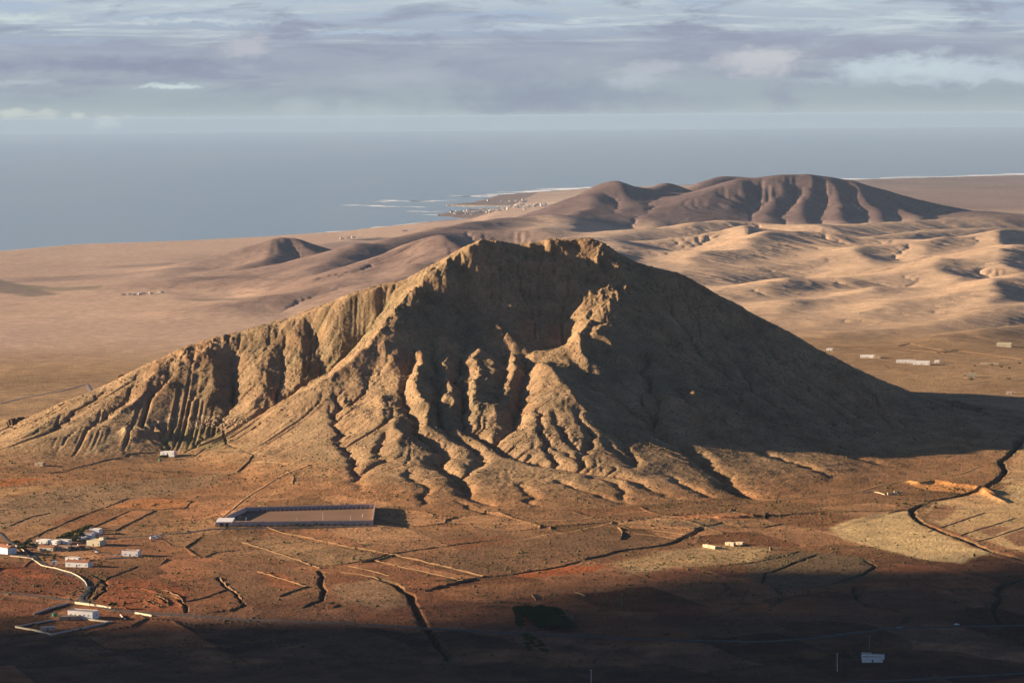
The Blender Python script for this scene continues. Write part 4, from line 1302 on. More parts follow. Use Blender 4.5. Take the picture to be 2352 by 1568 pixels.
# ------------------------------------------------------------------ small geometry kit
class MB:
    def __init__(s):
        s.v = []; s.f = []

    def box(s, x0, x1, y0, y1, z0, z1, top=None):
        n = len(s.v)
        t = top or (0, 0, 0, 0)
        s.v += [(x0, y0, z0), (x1, y0, z0), (x1, y1, z0), (x0, y1, z0),
                (x0 + t[0], y0 + t[1], z1), (x1 - t[0], y0 + t[1], z1), (x1 - t[0], y1 - t[1], z1), (x0 + t[0], y1 - t[1], z1)]
        s.f += [tuple(n + i for i in q) for q in ((3, 2, 1, 0), (4, 5, 6, 7), (0, 1, 5, 4), (1, 2, 6, 5), (2, 3, 7, 6), (3, 0, 4, 7))]

    def poly(s, pts):
        n = len(s.v); s.v += list(pts); s.f.append(tuple(range(n, n + len(pts))))

    def gable(s, x0, x1, y0, y1, z0, h, along='x'):
        n = len(s.v)
        if along == 'x':
            ym = (y0 + y1) / 2
            s.v += [(x0, y0, z0), (x1, y0, z0), (x1, y1, z0), (x0, y1, z0), (x0, ym, z0 + h), (x1, ym, z0 + h)]
        else:
            xm = (x0 + x1) / 2
            s.v += [(x0, y1, z0), (x0, y0, z0), (x1, y0, z0), (x1, y1, z0), (xm, y1, z0 + h), (xm, y0, z0 + h)]
            s.f += [tuple(n + i for i in q) for q in ((1, 5, 4, 0), (3, 4, 5, 2), (2, 5, 1), (0, 4, 3), (0, 3, 2, 1))]
            return
        s.f += [tuple(n + i for i in q) for q in ((0, 1, 5, 4), (2, 3, 4, 5), (3, 0, 4), (1, 2, 5), (3, 2, 1, 0))]

    def tube(s, a, b, r0, r1, n=6):
        a = Vector(a); b = Vector(b); d = (b - a).normalized()
        u = d.orthogonal().normalized(); v = d.cross(u); k = len(s.v)
        for p, r in ((a, r0), (b, r1)):
            for i in range(n):
                t = 2 * math.pi * i / n
                s.v.append(tuple(p + (u * math.cos(t) + v * math.sin(t)) * r))
        for i in range(n):
            j = (i + 1) % n
            s.f.append((k + i, k + j, k + n + j, k + n + i))
        s.f.append(tuple(k + n + i for i in range(n)))
        s.f.append(tuple(k + n - 1 - i for i in range(n)))

    def mesh(s, name):
        me = bpy.data.meshes.new(name); me.from_pydata(s.v, [], s.f); me.update(); return me

    def build(s, name, mat, parent=None):
        return obj(name, s.mesh(name), mat, parent)


def empty(name, loc, rz, label, cat, group=None):
    o = bpy.data.objects.new(name, None)
    C.objects.link(o); o.location = loc; o.rotation_euler = (0, 0, rz)
    return tag(o, label, cat, group)


def on_ground(px, py, D0=2050.0, D1=14000.0):
    if py < 880 and px > 1700:
        D0 = 4700.0
    d = ray(px, py)
    D = np.concatenate([np.arange(D0, 4600, 1.5), np.arange(4600, D1, 12.0)])
    zz = height(d[0] * D, D); z = CAMZ + d[2] * D
    k = np.nonzero(zz >= z)[0]
    i = k[0] if len(k) else len(D) - 1
    return np.array([d[0] * D[i], D[i], float(zz[i])])


def ppm(D):
    return F / D


M_WHITE = flat_mat("whitewash", (.80, .78, .74), (.70, .67, .62), 0.25)
M_CREAM = flat_mat("cream_render", (.62, .54, .38), (.54, .46, .32), 0.25)
M_TERRA = flat_mat("terracotta", (.36, .15, .08), (.26, .11, .06), 0.6)
M_ROOF = flat_mat("flat_roof", (.42, .35, .29), (.32, .27, .22), 0.3)
M_DARK = flat_mat("dark_opening", (.03, .03, .035), (.05, .05, .055), 0.5, 0.3, 0.5)
M_BLUE = flat_mat("blue_paint", (.05, .09, .16), (.05, .08, .12), 0.5)
M_STONE = flat_mat("field_stone", (.20, .14, .09), (.11, .075, .05), 0.5, 0.95, 0.05, 0.6)
M_BANK = flat_mat("earth_bank", (.20, .12, .064), (.12, .075, .042), 0.3, 1.0, 0.02, 0.4)
M_PALE = flat_mat("pale_wall", (.50, .39, .26), (.38, .29, .19), 0.4)
M_CONC = flat_mat("concrete_block", (.56, .43, .37), (.46, .35, .30), 0.3)
M_ASPH = flat_mat("asphalt", (.055, .05, .05), (.075, .068, .062), 0.15, 0.9, 0.2)
M_DIRT = flat_mat("dirt_road", (.46, .26, .125), (.38, .21, .10), 0.15, 1.0, 0.02)
M_WOOD = flat_mat("pole_wood", (.30, .24, .18), (.22, .17, .13), 0.8)
M_METAL = flat_mat("pale_metal", (.60, .60, .58), (.50, .50, .48), 0.8, 0.5, 0.4)
M_LEAF = flat_mat("leaves", (.045, .062, .022), (.085, .095, .035), 1.2, 0.8, 0.1)
M_LEAF2 = flat_mat("olive_leaves", (.10, .105, .045), (.06, .065, .028), 1.0, 0.8, 0.1)
M_TRUNK = flat_mat("bark", (.14, .10, .07), (.09, .065, .045), 1.0)
M_GREEN = flat_mat("green_sheet", (.03, .16, .08), (.04, .2, .1), 0.5, 0.5, 0.4)
M_ROCK = flat_mat("quarry_rock", (.42, .32, .21), (.30, .22, .14), 0.4, 0.95, 0.05)
M_PITCH = flat_mat("dirt_pitch", (.25, .155, .10), (.21, .13, .085), 0.02, 1.0, 0.02)
M_CAR = flat_mat("white_paint", (.75, .75, .74), (.72, .72, .71), 0.5, 0.3, 0.5)
M_CARB = flat_mat("blue_grey_paint", (.18, .26, .32), (.16, .24, .30), 0.5, 0.3, 0.5)
M_GLASS = flat_mat("car_glass", (.03, .035, .04), (.03, .035, .04), 0.5, 0.1, 0.6)
M_TYRE = flat_mat("tyre", (.02, .02, .02), (.03, .03, .03), 0.5)
M_SCRUB = flat_mat("scrub_leaves", (.075, .07, .03), (.13, .115, .055), 0.05, 1.0, 0.02)


# ------------------------------------------------------------------ roads
def ribbon(name, pts, width, mat, lift, label, cat="road", z=None):
    P = []
    for a, b in zip(pts[:-1], pts[1:]):
        n = max(int(np.hypot(*(np.array(b[:2]) - np.array(a[:2]))) / 5), 1)
        for i in range(n):
            t = i / n; P.append(np.array(a[:2]) * (1 - t) + np.array(b[:2]) * t)
    P.append(np.array(pts[-1][:2])); P = np.array(P)
    for _ in range(12):
        P[1:-1] = (P[:-2] + 2 * P[1:-1] + P[2:]) / 4
    T = np.gradient(P, axis=0); T /= np.linalg.norm(T, axis=1)[:, None]
    N = np.c_[-T[:, 1], T[:, 0]]
    offs = np.array([-0.5, -0.25, 0, 0.25, 0.5]) * width
    V_ = []; n = len(P)
    zz = np.array([height(P[:, 0] + N[:, 0] * o, P[:, 1] + N[:, 1] * o) for o in offs])
    zm = np.maximum(zz.max(0), np.convolve(np.pad(zz.max(0), 2, mode='edge'), np.ones(5) / 5, 'valid')) + lift
    for o, e in zip(offs, (-.6, 0, 0.03, 0, -.6)):
        V_.append(np.c_[P[:, 0] + N[:, 0] * o, P[:, 1] + N[:, 1] * o, zm + e])
    V_ = np.concatenate(V_)
    Q = [(j * n + i, j * n + i + 1, (j + 1) * n + i + 1, (j + 1) * n + i) for j in range(4) for i in range(n - 1)]
    me = meshnp(name, V_, np.array(Q)[:, ::-1], False)
    return tag(obj(name, me, mat), label, cat, None, 'structure'), P


def gp(pts):
    return [on_ground(*p) for p in pts]


ribbon("road", gp([(-40, 1273), (52, 1274), (75, 1282), (98, 1294), (141, 1309), (185, 1326), (206, 1343), (200, 1361), (178, 1378), (250, 1399), (330, 1408), (440, 1414), (700, 1428), (960, 1440), (1176, 1453), (1440, 1466),
               (1620, 1471), (1764, 1474), (1876, 1465), (1964, 1452), (2064, 1442), (2200, 1438), (2420, 1435)]), 8.5, M_ASPH, 0.35, "long dark asphalt road curving through the village and across the plain")
ribbon("road", gp([(178, 1379), (106, 1371), (52, 1364), (0, 1360), (-60, 1352)]), 6.5, M_ASPH, 0.30, "asphalt side road leaving the bend towards the west")
ribbon("road", gp([(-40, 1210), (0, 1222), (20, 1245), (60, 1262), (90, 1285)]), 6.0, M_ASPH, 0.30, "asphalt lane coming down past the gable house")
ribbon("road", gp([(60, 1258), (120, 1248), (190, 1240), (300, 1233), (400, 1226), (470, 1216), (530, 1213), (600, 1213), (720, 1212), (862, 1208)]), 7.0, M_ASPH, 0.28, "asphalt road along the front wall of the sports ground")
ribbon("road", gp([(190, 1246), (215, 1262), (240, 1272), (285, 1276)]), 4.5, M_ASPH, 0.22, "short drive from the road to the terracotta-roofed house")
ribbon("road", gp([(1660, 1600), (1800, 1575), (2000, 1563), (2200, 1553), (2420, 1543)]), 8.0, M_ASPH, 0.3, "dark road crossing the shaded corner of the plain")
ribbon("path", gp([(919, 1201), (1120, 1198), (1319, 1194), (1414, 1182), (1507, 1172), (1590, 1165), (1779, 1149), (1900, 1137), (1966, 1131), (2030, 1112), (2080, 1104), (2140, 1099), (2200, 1090), (2250, 1070)]), 5.0, M_DIRT, 0.25, "red dirt track along the foot of the mountain", "track")
ribbon("path", gp([(492, 1205), (530, 1172), (575, 1136), (620, 1108), (665, 1084), (715, 1066)]), 4.5, M_DIRT, 0.25, "red dirt track climbing from the sports ground", "track")
ribbon("road", [on_ground(x, y) for x, y in [(-60, 944), (0, 927), (100, 905), (200, 883), (280, 864)]], 9.0, flat_mat("worn_asphalt", (.20, .155, .14), (.17, .13, .12), 0.1), 0.4, "grey road on the plain behind the mountain's left foot")


# ------------------------------------------------------------------ walls and banks
def wallobj(name, pts, h, th, mat, label, cat, group=None, rough=0.12, batter=0.0, world=False, top=None):
    P = []
    pts = pts if world else gp(pts)
    for a, b in zip(pts[:-1], pts[1:]):
        n = max(int(np.hypot(*(np.array(b[:2]) - np.array(a[:2]))) / 4), 1)
        for i in range(n):
            t = i / n; P.append(np.array(a[:2]) * (1 - t) + np.array(b[:2]) * t)
    P.append(np.array(pts[-1][:2])); P = np.array(P)
    if len(P) > 6 and rough > 0:
        for _ in range(2):
            P[1:-1] = (P[:-2] + 2 * P[1:-1] + P[2:]) / 4
    P[:, 0] += rough * 2.0 * vn(P[:, 0], P[:, 1], 9, 3)
    T = np.gradient(P, axis=0); T /= np.maximum(np.linalg.norm(T, axis=1)[:, None], 1e-6)
    N = np.c_[-T[:, 1], T[:, 0]]
    g = height(P[:, 0], P[:, 1])
    hh = h * (1 + rough * 1.6 * vn(P[:, 0], P[:, 1], 7, 9) + rough * vn(P[:, 0], P[:, 1], 2.5, 4))
    zt = g + hh if top is None else np.full(len(P), top)
    V_ = []; w0, w1 = th / 2 + batter, th / 2
    for s_, w_, zb in ((-1, w0, g - 1.2), (-1, w1, zt), (1, w1, zt), (1, w0, g - 1.2)):
        V_.append(np.c_[P[:, 0] + N[:, 0] * s_ * w_, P[:, 1] + N[:, 1] * s_ * w_, zb])
    V_ = np.concatenate(V_); n = len(P)
    F_ = [(j * n + i, j * n + i + 1, (j + 1) * n + i + 1, (j + 1) * n + i) for j in range(3) for i in range(n - 1)]
    F_ += [(0, n, 2 * n, 3 * n), (4 * n - 1, 3 * n - 1, 2 * n - 1, n - 1)]
    me = bpy.data.meshes.new(name); me.from_pydata(V_.tolist(), [], F_); me.update()
    return tag(obj(name, me, mat), label, cat, group)


GW = "dry stone walls and earth banks of the fields"
for pts, h, b, lab in [
    ([(612, 1212), (700, 1234), (800, 1257), (905, 1275)], 2.6, 1.6, "long straight bank running from the sports ground's front wall towards the viewer"),
    ([(905, 1275), (1000, 1297), (1112, 1325)], 2.6, 1.6, "straight bank continuing the long one, right side of the narrow red field"),
    ([(860, 1288), (960, 1310), (1065, 1334)], 2.0, 1.2, "lower bank along the left side of the narrow red field"),
    ([(905, 1275), (870, 1286), (830, 1292)], 2.0, 1.0, "short wall closing the top of the narrow red field"),
    ([(1112, 1325), (1060, 1336), (1010, 1348), (975, 1358)], 2.8, 1.4, "dark bank closing the bottom of the narrow red field"),
    ([(556, 1246), (610, 1262), (680, 1285), (735, 1305)], 2.2, 1.4, "slanting bank left of the crossing tracks"),
    ([(800, 1301), (850, 1311), (893, 1322)], 1.8, 1.0, "short bank above the curved gully wall"),
    ([(780, 1315), (830, 1320), (880, 1335), (920, 1358), (945, 1385)], 2.2, 1.6, "curved bank beside the big gully"),
    ([(590, 1313), (650, 1330), (704, 1348)], 2.2, 1.2, "bank on the right side of the small reddish field"),
    ([(704, 1348), (670, 1358), (640, 1370)], 1.8, 1.0, "bank closing the near end of the small reddish field"),
    ([(505, 1328), (520, 1345), (545, 1365), (560, 1382), (548, 1397)], 2.4, 1.4, "curved bank round the brown field"),
    ([(428, 1382), (470, 1372), (530, 1352)], 1.6, 0.8, "wall between the red field and the brown field"),
    ([(330, 1352), (380, 1356), (415, 1372), (428, 1398)], 2.0, 1.6, "outermost curved bank of the red terraced field"),
    ([(310, 1361), (360, 1368), (388, 1382), (384, 1390)], 1.5, 1.4, "middle curved bank of the red terraced field"),
    ([(290, 1372), (340, 1377), (372, 1392)], 1.3, 1.2, "innermost curved bank of the red terraced field"),
    ([(290, 1145), (430, 1145)], 0.9, 0.2, "low wall along the far side of the orange field"),
    ([(292, 1145), (255, 1160), (200, 1180), (140, 1205), (100, 1222), (60, 1240)], 1.4, 0.3, "long wall from the orange field down to the village"),
    ([(440, 1150), (425, 1168), (360, 1171), (240, 1167)], 1.1, 0.2, "wall round the right and near side of the orange field"),
    ([(295, 1173), (255, 1192), (210, 1212)], 1.4, 0.3, "left wall of the smaller orange plot"),
    ([(355, 1173), (325, 1188), (290, 1205), (262, 1220)], 1.6, 0.6, "overgrown right wall of the smaller orange plot"),
    ([(295, 1172), (355, 1173)], 1.0, 0.2, "low wall across the top of the smaller orange plot"),
    ([(115, 1178), (70, 1188), (20, 1208)], 1.4, 0.3, "wall on the slope above the lane"),
    ([(275, 1052), (240, 1057), (190, 1070), (145, 1084), (110, 1086), (52, 1084)], 1.4, 0.4, "curving wall below the beige hut"),
    ([(326, 1078), (370, 1083), (440, 1083), (540, 1084), (620, 1083)], 1.1, 0.3, "long wall across the slope below the quarry house"),
    ([(583, 1050), (572, 1060), (545, 1084)], 2.0, 0.6, "dark wall where the gully bends"),
    ([(285, 1050), (288, 1043), (330, 1040), (360, 1040)], 1.6, 0.3, "wall corner left of the white quarry house"),
    ([(470, 1030), (445, 1050), (400, 1052)], 1.6, 0.4, "wall right of the white quarry house"),
    ([(545, 990), (520, 1003), (485, 1020)], 1.5, 0.4, "wall across the olive plot under the quarry tip"),
    ([(660, 1083), (676, 1096), (672, 1112)], 1.4, 0.5, "crooked wall stub beside the climbing track"),
    ([(1395, 1204), (1450, 1206), (1520, 1209), (1590, 1216), (1614, 1214)], 2.0, 1.6, "farthest bank of the pale terraces"),
    ([(1440, 1217), (1500, 1218), (1560, 1226), (1590, 1236)], 2.0, 1.6, "second bank of the pale terraces"),
    ([(1455, 1226), (1520, 1232), (1570, 1241)], 1.6, 1.2, "nearest bank of the pale terraces"),
    ([(1420, 1212), (1430, 1225), (1425, 1240)], 3.2, 1.6, "dark stub bank at the left end of the pale terraces"),
    ([(1120, 1390), (1160, 1392), (1100, 1394)], 1.2, 0.3, "tumbled wall left of the red strip"),
    ([(1322, 1361), (1345, 1369)], 2.2, 0.4, "short reddish wall on the bare plain"),
    ([(1220, 1364), (1232, 1380)], 2.6, 0.6, "pale broken wall stub on the bare plain"),
    ([(2040, 1178), (2100, 1172)], 1.5, 0.4, "wall at the corner of the pale field"),
    ([(2130, 1222), (2200, 1198), (2260, 1178)], 1.0, 0.5, "upper plot border on the sandy slope"),
    ([(2190, 1236), (2250, 1215), (2330, 1190)], 1.0, 0.5, "middle plot border on the sandy slope"),
    ([(2240, 1246), (2300, 1228), (2352, 1210)], 1.0, 0.5, "lower plot border on the sandy slope"),
    ([(1890, 1222), (1950, 1236), (2010, 1255)], 1.0, 0.4, "edge wall of the pale field's near side"),
    ([(1650, 1362), (1700, 1390), (1650, 1420)], 1.0, 0.4, "faint wall beside the dark brown patch"),
    ([(2150, 812), (2200, 806), (2290, 818), (2352, 826)], 1.6, 2.2, "far field wall beyond the shadow"),
    ([(1990, 800), (2080, 803), (2170, 812), (2300, 822)], 1.6, 2.6, "upper far field wall under the pale rolls"),
    ([(2060, 796), (2090, 790), (2130, 799), (2170, 806)], 1.4, 2.6, "curved far wall round a dark plot"),
    ([(1880, 797), (2000, 799), (2120, 806)], 1.4, 2.2, "farthest field wall beside the mountain's right ridge"),
]:
    far_ = pts[0][1] < 850
    earthy = b > 0.9
    wallobj("earth_bank" if earthy else "stone_wall", pts, h * .5, 0.5 if not far_ else 2.0, M_BANK if earthy else M_STONE, lab, "bank" if earthy else "wall", GW, 0.28, b * .4)

for pts, h, m, lab in [
    ([(23, 1277), (67, 1282), (85, 1291), (95, 1299), (123, 1305)], 1.3, M_PALE, "pale roadside wall from the village to the first bend"),
    ([(123, 1305), (141, 1310), (165, 1317), (186, 1329), (196, 1338), (200, 1347)], 1.8, M_PALE, "pale roadside wall round the bend of the road"),
    ([(172, 1386), (215, 1391), (255, 1398)], 2.4, M_CREAM, "cream wall behind the white shed, along the road"),
    ([(310, 1409), (348, 1415)], 2.0, M_CREAM, "short cream wall beside the road, right of the round tree"),
    ([(77, 1412), (110, 1400), (158, 1386)], 2.2, M_CONC, "grey wall from the road down to the green tank"),
    ([(35, 1441), (75, 1448), (118, 1459)], 2.0, M_CREAM, "cream wall on the left of the walled farm yard"),
    ([(118, 1459), (170, 1448), (220, 1438), (257, 1428)], 2.0, M_CONC, "grey front wall of the walled farm yard"),
    ([(190, 1422), (225, 1427), (257, 1430)], 1.8, M_CREAM, "low cream wall at the back of the farm yard"),
    ([(36, 1440), (80, 1432), (128, 1424)], 1.6, M_CONC, "grey wall on the far left side of the farm yard"),
    ([(276, 1412), (288, 1424)], 1.6, M_CONC, "small grey wall stub at the roadside"),
    ([(36, 1254), (50, 1262), (62, 1271)], 1.8, M_CONC, "grey garden wall beside the lane"),
    ([(178, 1252), (184, 1263)], 2.0, M_WHITE, "short white garden wall right of the terracotta house"),
    ([(238, 1284), (262, 1282), (290, 1281), (318, 1281)], 1.2, M_CONC, "low grey wall in front of the pink-roofed house"),
    ([(1978, 1132), (2010, 1130), (2032, 1136)], 1.2, M_PALE, "low pale wall left of the palm grove"),
]:
    wallobj("garden_wall", pts, h * .8, 0.4, m, lab, "wall", "rendered walls by houses and roads", 0.03)


# ------------------------------------------------------------------ houses
def window(parent, x, y, z, w_, h_, side='front', pane=M_DARK):
    f = MB(); g = MB(); t = 0.12
    if side == 'front':
        f.box(x - w_ / 2 - .12, x + w_ / 2 + .12, y - .10, y + .02, z - .12, z + h_ + .12); g.box(x - w_ / 2, x + w_ / 2, y - .14, y - .101, z, z + h_)
    else:
        f.box(x - .02 if side == 'right' else x - .10, x + .10 if side == 'right' else x + .02, y - w_ / 2 - .12, y + w_ / 2 + .12, z - .12, z + h_ + .12)
        g.box(x + .101 if side == 'right' else x - .14, x + .14 if side == 'right' else x - .101, y - w_ / 2, y + w_ / 2, z, z + h_)
    fo = f.build("window", M_WHITE, parent)
    g.build("pane", pane, fo)


def house(px, py, w_, d_, h_, rz, wall, roof, label, nwin=3, door=True, kind="flat", cat="house", group="houses", extra=None, parap=0.45, wz=1.3, ww=1.0, wh=1.1):
    p = on_ground(px, py)
    cs, sn = math.cos(rz), math.sin(rz)
    cx, cy = p[0] - sn * d_ / 2, p[1] + cs * d_ / 2
    zs = height([cx + cs * a * w_ / 2 - sn * b * d_ / 2 for a in (-1, 1) for b in (-1, 1)], [cy + sn * a * w_ / 2 + cs * b * d_ / 2 for a in (-1, 1) for b in (-1, 1)])
    z = float(zs.max())
    root = empty(cat.replace(' ', '_'), (cx, cy, z), rz, label, cat, group)
    x0, x1, y0, y1 = -w_ / 2, w_ / 2, -d_ / 2, d_ / 2
    m = MB(); m.box(x0, x1, y0, y1, -2.5, h_)
    if kind == "flat":
        t = 0.3
        m.box(x0, x1, y0, y0 + t, h_ + .002, h_ + parap); m.box(x0, x1, y1 - t, y1, h_ + .002, h_ + parap)
        m.box(x0, x0 + t, y0 + t, y1 - t, h_ + .002, h_ + parap); m.box(x1 - t, x1, y0 + t, y1 - t, h_ + .002, h_ + parap)
        m.build("wall", wall, root)
        r = MB(); r.box(x0 + t + .02, x1 - t - .02, y0 + t + .02, y1 - t - .02, h_ + .01, h_ + .12); rf = r.build("roof", roof, root)
    else:
        m.build("wall", wall, root)
        r = MB(); r.gable(x0 - .35, x1 + .35, y0 - .35, y1 + .35, h_ + .005, min(w_, d_) * 0.18, 'x' if w_ > d_ else 'y')
        rf = r.build("roof", roof, root)
        c = MB(); c.box(w_ * .22, w_ * .22 + .8, -.4, .4, h_ + .3, h_ + min(w_, d_) * .18 + .9); c.build("chimney", wall, rf)
    dx_ = w_ * (0.5 / max(nwin, 1))
    for i in range(nwin):
        x = x0 + (i + 0.5 + (0.45 if door and i >= nwin // 2 else -0.1 if door else 0)) * (w_ * 0.88 / max(nwin, 1)) + 0.04 * w_
        window(root, x, y0, wz, ww, wh)
    if d_ > 5:
        window(root, x0, 0, wz, ww, wh, 'left')
        window(root, x1, 0.12 * d_, wz, ww, wh, 'right')
    if door:
        f = MB(); f.box(-.55, .55, y0 - .09, y0 + .02, 0.02, 2.2); dd = f.build("door", M_BLUE if wall is M_WHITE else M_DARK, root)
        k = MB(); k.box(.35, .45, y0 - .16, y0 - .092, 1.0, 1.12); k.build("handle", M_METAL, dd)
    if extra:
        extra(root, x0, x1, y0, y1, h_)
    return root


def annex(mat, roofm, ax0, ax1, ay0, ay1, ah):
    def f(root, x0, x1, y0, y1, h):
        m = MB(); m.box(ax0, ax1, ay0, ay1, -2.4, ah); w2 = m.build("annex", mat, root)
        r = MB(); r.box(ax0 + .25, ax1 - .25, ay0 + .25, ay1 - .25, ah + .004, ah + .18); r.build("roof", roofm, w2)
    return f


GV = "houses of the village"
house(-2, 1271, 28, 12, 6.5, -0.73, M_WHITE, M_TERRA, "bright white gabled house cut by the picture's edge, beside the lane", 3, True, "gable", group=GV)
house(104, 1265, 18, 9, 3.4, -0.33, M_CREAM, M_TERRA, "long low beige house with terracotta front behind the road", 2, True, "gable", group=GV)
house(140, 1264, 16, 9, 3.6, -0.33, M_PALE, M_TERRA, "beige house with a dark garage opening, right half of the low row", 2, True, "flat", group=GV)
house(167, 1262, 11, 8, 2.9, -0.33, M_TERRA, M_ROOF, "low terracotta annexe at the right end of the low row", 1, True, group=GV)
house(96, 1249, 14, 8, 3.8, -0.36, M_WHITE, M_WHITE, "flat white house behind the beige row, left one", 2, True, group=GV)
house(118, 1250, 13, 8, 3.6, -0.38, M_WHITE, M_WHITE, "flat white house behind the beige row, middle one", 2, True, group=GV)
house(142, 1249, 15, 8, 3.8, -0.35, M_WHITE, M_ROOF, "flat white house behind the beige row, right one, under the trees", 2, True, group=GV)
house(74, 1252, 9, 5, 2.6, -0.38, M_PALE, M_ROOF, "small low pale outhouse left of the white houses", 0, True, group=GV)
house(214, 1254, 16, 14, 5.2, -0.38, M_CREAM, M_CREAM, "cream cube-shaped house with a small roof room by the road", 1, True, group=GV,
      extra=annex(M_CREAM, M_ROOF, 2.5, 7.9, 1, 6.9, 7.9))
house(198, 1236, 13, 10, 4.6, -0.23, M_WHITE, M_TERRA, "white two-part house behind the cream cube house", 1, True, group=GV)
house(216, 1227, 12, 9, 5.4, -0.28, M_WHITE, M_WHITE, "tall white house farthest back among the trees", 2, True, group=GV)
house(186, 1239, 9, 6, 2.6, -0.38, M_WHITE, M_ROOF, "low white garage beside the trees", 1, False, group=GV)
house(298, 1277, 18, 9, 5.0, -0.26, M_WHITE, M_TERRA, "white house with pinkish parapet standing alone with its long shadow", 2, True, group=GV,
      extra=annex(M_WHITE, M_TERRA, 6.0, 8.8, 0.3, 4.2, 6.4))
house(176, 1302, 25, 10, 4.6, -0.30, M_WHITE, M_TERRA, "long white house with terracotta roof below the gardens", 3, True, "gable", group=GV)
house(165, 1288, 15, 6, 3.0, -0.33, M_WHITE, M_ROOF, "low white outbuilding behind the long white house", 2, False, group=GV)
house(124, 1296, 4.6, 4, 2.8, -0.08, M_WHITE, M_WHITE, "tiny white block at the roadside left of the long white house", 0, True, group=GV)
house(184, 1421, 26, 11, 6.0, -0.4, M_WHITE, M_ROOF, "white flat-roofed shed with a row of dark windows above the yard", 5, False, cat="shed", group="farm buildings", wz=2.4, ww=1.5, wh=1.0)
house(160, 1424, 19, 7, 2.8, 0.15, M_PALE, M_PALE, "low beige building in front of the white shed", 1, True, cat="shed", group="farm buildings")
house(110, 1448, 12, 6, 2.8, 0.18, M_CONC, M_ROOF, "small grey shed inside the farm yard", 1, True, cat="shed", group="farm buildings")
house(384, 1049, 20, 9, 3.8, -0.3, M_WHITE, M_WHITE, "long white house below the quarry with a dark tree in front", 2, True, group="lone houses",
      extra=annex(M_WHITE, M_WHITE, 5.5, 9.8, -4.4, 0.5, 5.2))
house(89, 1070, 12, 7, 3.6, -0.3, M_PALE, M_ROOF, "beige hut at the left foot of the mountain", 2, True, cat="hut", group="lone houses")
house(2004, 1521, 17, 8, 3.6, -0.12, M_WHITE, M_ROOF, "white L-shaped house alone on the darkest ground", 0, True, group="lone houses",
      extra=lambda root, x0, x1, y0, y1, h: (annex(M_WHITE, M_ROOF, x0 - .4, x0 + 7.5, y1 + .01, y1 + 9, 4.8)(root, x0, x1, y0, y1, h), annex(M_WHITE, M_ROOF, x0 + 7.6, x1 + 1.4, y1 + 4, y1 + 9, 3.8)(root, x0, x1, y0, y1, h)))
GF = "farmhouses on the far plain"
house(1992, 823, 27, 10, 4.5, -0.28, M_WHITE, M_WHITE, "long low white farmhouse beside the mountain's right ridge", 4, True, group=GF)
house(2014, 824, 14, 8, 3.6, -0.28, M_PALE, M_ROOF, "pale outbuilding joined to the right of the first far farmhouse", 1, True, group=GF)
house(2080, 834, 34, 12, 5.0, -0.26, M_WHITE, M_ROOF, "large white farm building, left half of the far pair", 4, True, group=GF)
house(2116, 838, 30, 12, 6.0, -0.28, M_WHITE, M_WHITE, "brightest white block, right half of the far pair", 3, True, group=GF)
house(2152, 834, 9, 7, 4.5, -0.28, M_WHITE, M_ROOF, "small white hut right of the far white pair", 1, True, group=GF)
house(2230, 868, 16, 9, 6.0, -0.18, M_CREAM, M_ROOF, "beige tower-like farmhouse with a long shadow", 2, True, group=GF)
house(2306, 798, 28, 10, 6.0, -0.28, M_CREAM, M_CREAM, "cream farmhouse among the far field walls", 3, True, group=GF)
house(2272, 838, 34, 6, 2.6, -0.28, M_PALE, M_PALE, "very low long pale barn on the far plain", 3, True, group=GF)
house(1905, 806, 12, 8, 3.2, -0.28, M_WHITE, M_WHITE, "little white shed close under the ridge line", 1, True, group=GF)
house(2318, 905, 10, 7, 3.4, -0.28, M_CONC, M_ROOF, "grey hut just inside the mountain's shadow", 1, True, group=GF)
for px, py, w_, lab in [(2050, 1137, 11, "flat pale animal shed left of the palms, nearer one"), (2063, 1133, 9, "flat pale animal shed left of the palms, farther one")]:
    house(px, py, w_, 4, 2.2, 0.05, M_PALE, M_PALE, lab, 0, True, cat="shed", group="sheds by the palms")
for px, py, w_, d_, h_, rz, lab in [(1628, 1258, 20, 3, 2.4, -0.95, "long pale roofless ruin, leftmost of the ruined farm"), (1675, 1253, 11, 4, 2.8, -0.7, "pale ruined barn in the middle of the ruined farm"),
                                   (1697, 1251, 9, 4, 2.4, -0.7, "pale ruined barn at the right of the ruined farm"), (1772, 1263, 3.4, 3, 2.6, 0.0, "tiny ruined tower on the pale ground")]:
    house(px, py, w_, d_, h_, rz, M_PALE, M_PALE, lab, 0, True, cat="ruin", group="ruins on the plain")

# hamlets near the shore
GH = "white houses of the far hamlet on the left"
r2 = random.Random(5)
hm = MB(); hm.box(-6, 6, -5, 5, -2, 4.5); HM1 = hm.mesh("far_house")
M_TOWN = flat_mat("town_plaster", (.62, .56, .48), (.46, .40, .34), .02)
HM1.materials.append(M_TOWN)
hr = MB(); hr.box(-5.6, 5.6, -4.6, 4.6, 4.505, 4.9); HR1 = hr.mesh("far_roof"); HR1.materials.append(M_TOWN)


def farhouse(px, py, s, lab, group, D0=4600.0, D1=32000.0, zz=None):
    if zz is None:
        p = on_ground(px, py, D0, D1)
    else:
        p = at_z(px, py, zz); p[2] = max(float(height(p[0], p[1])[0]), 1.0)
    o = bpy.data.objects.new("house", None); C.objects.link(o)
    o.location = p; o.scale = s; o.rotation_euler = (0, 0, r2.uniform(-.3, .3))
    tag(o, lab, "house", group)
    for nm, me in (("wall", HM1), ("roof", HR1)):
        q = bpy.data.objects.new(nm, me); C.objects.link(q); q.parent = o
    return o


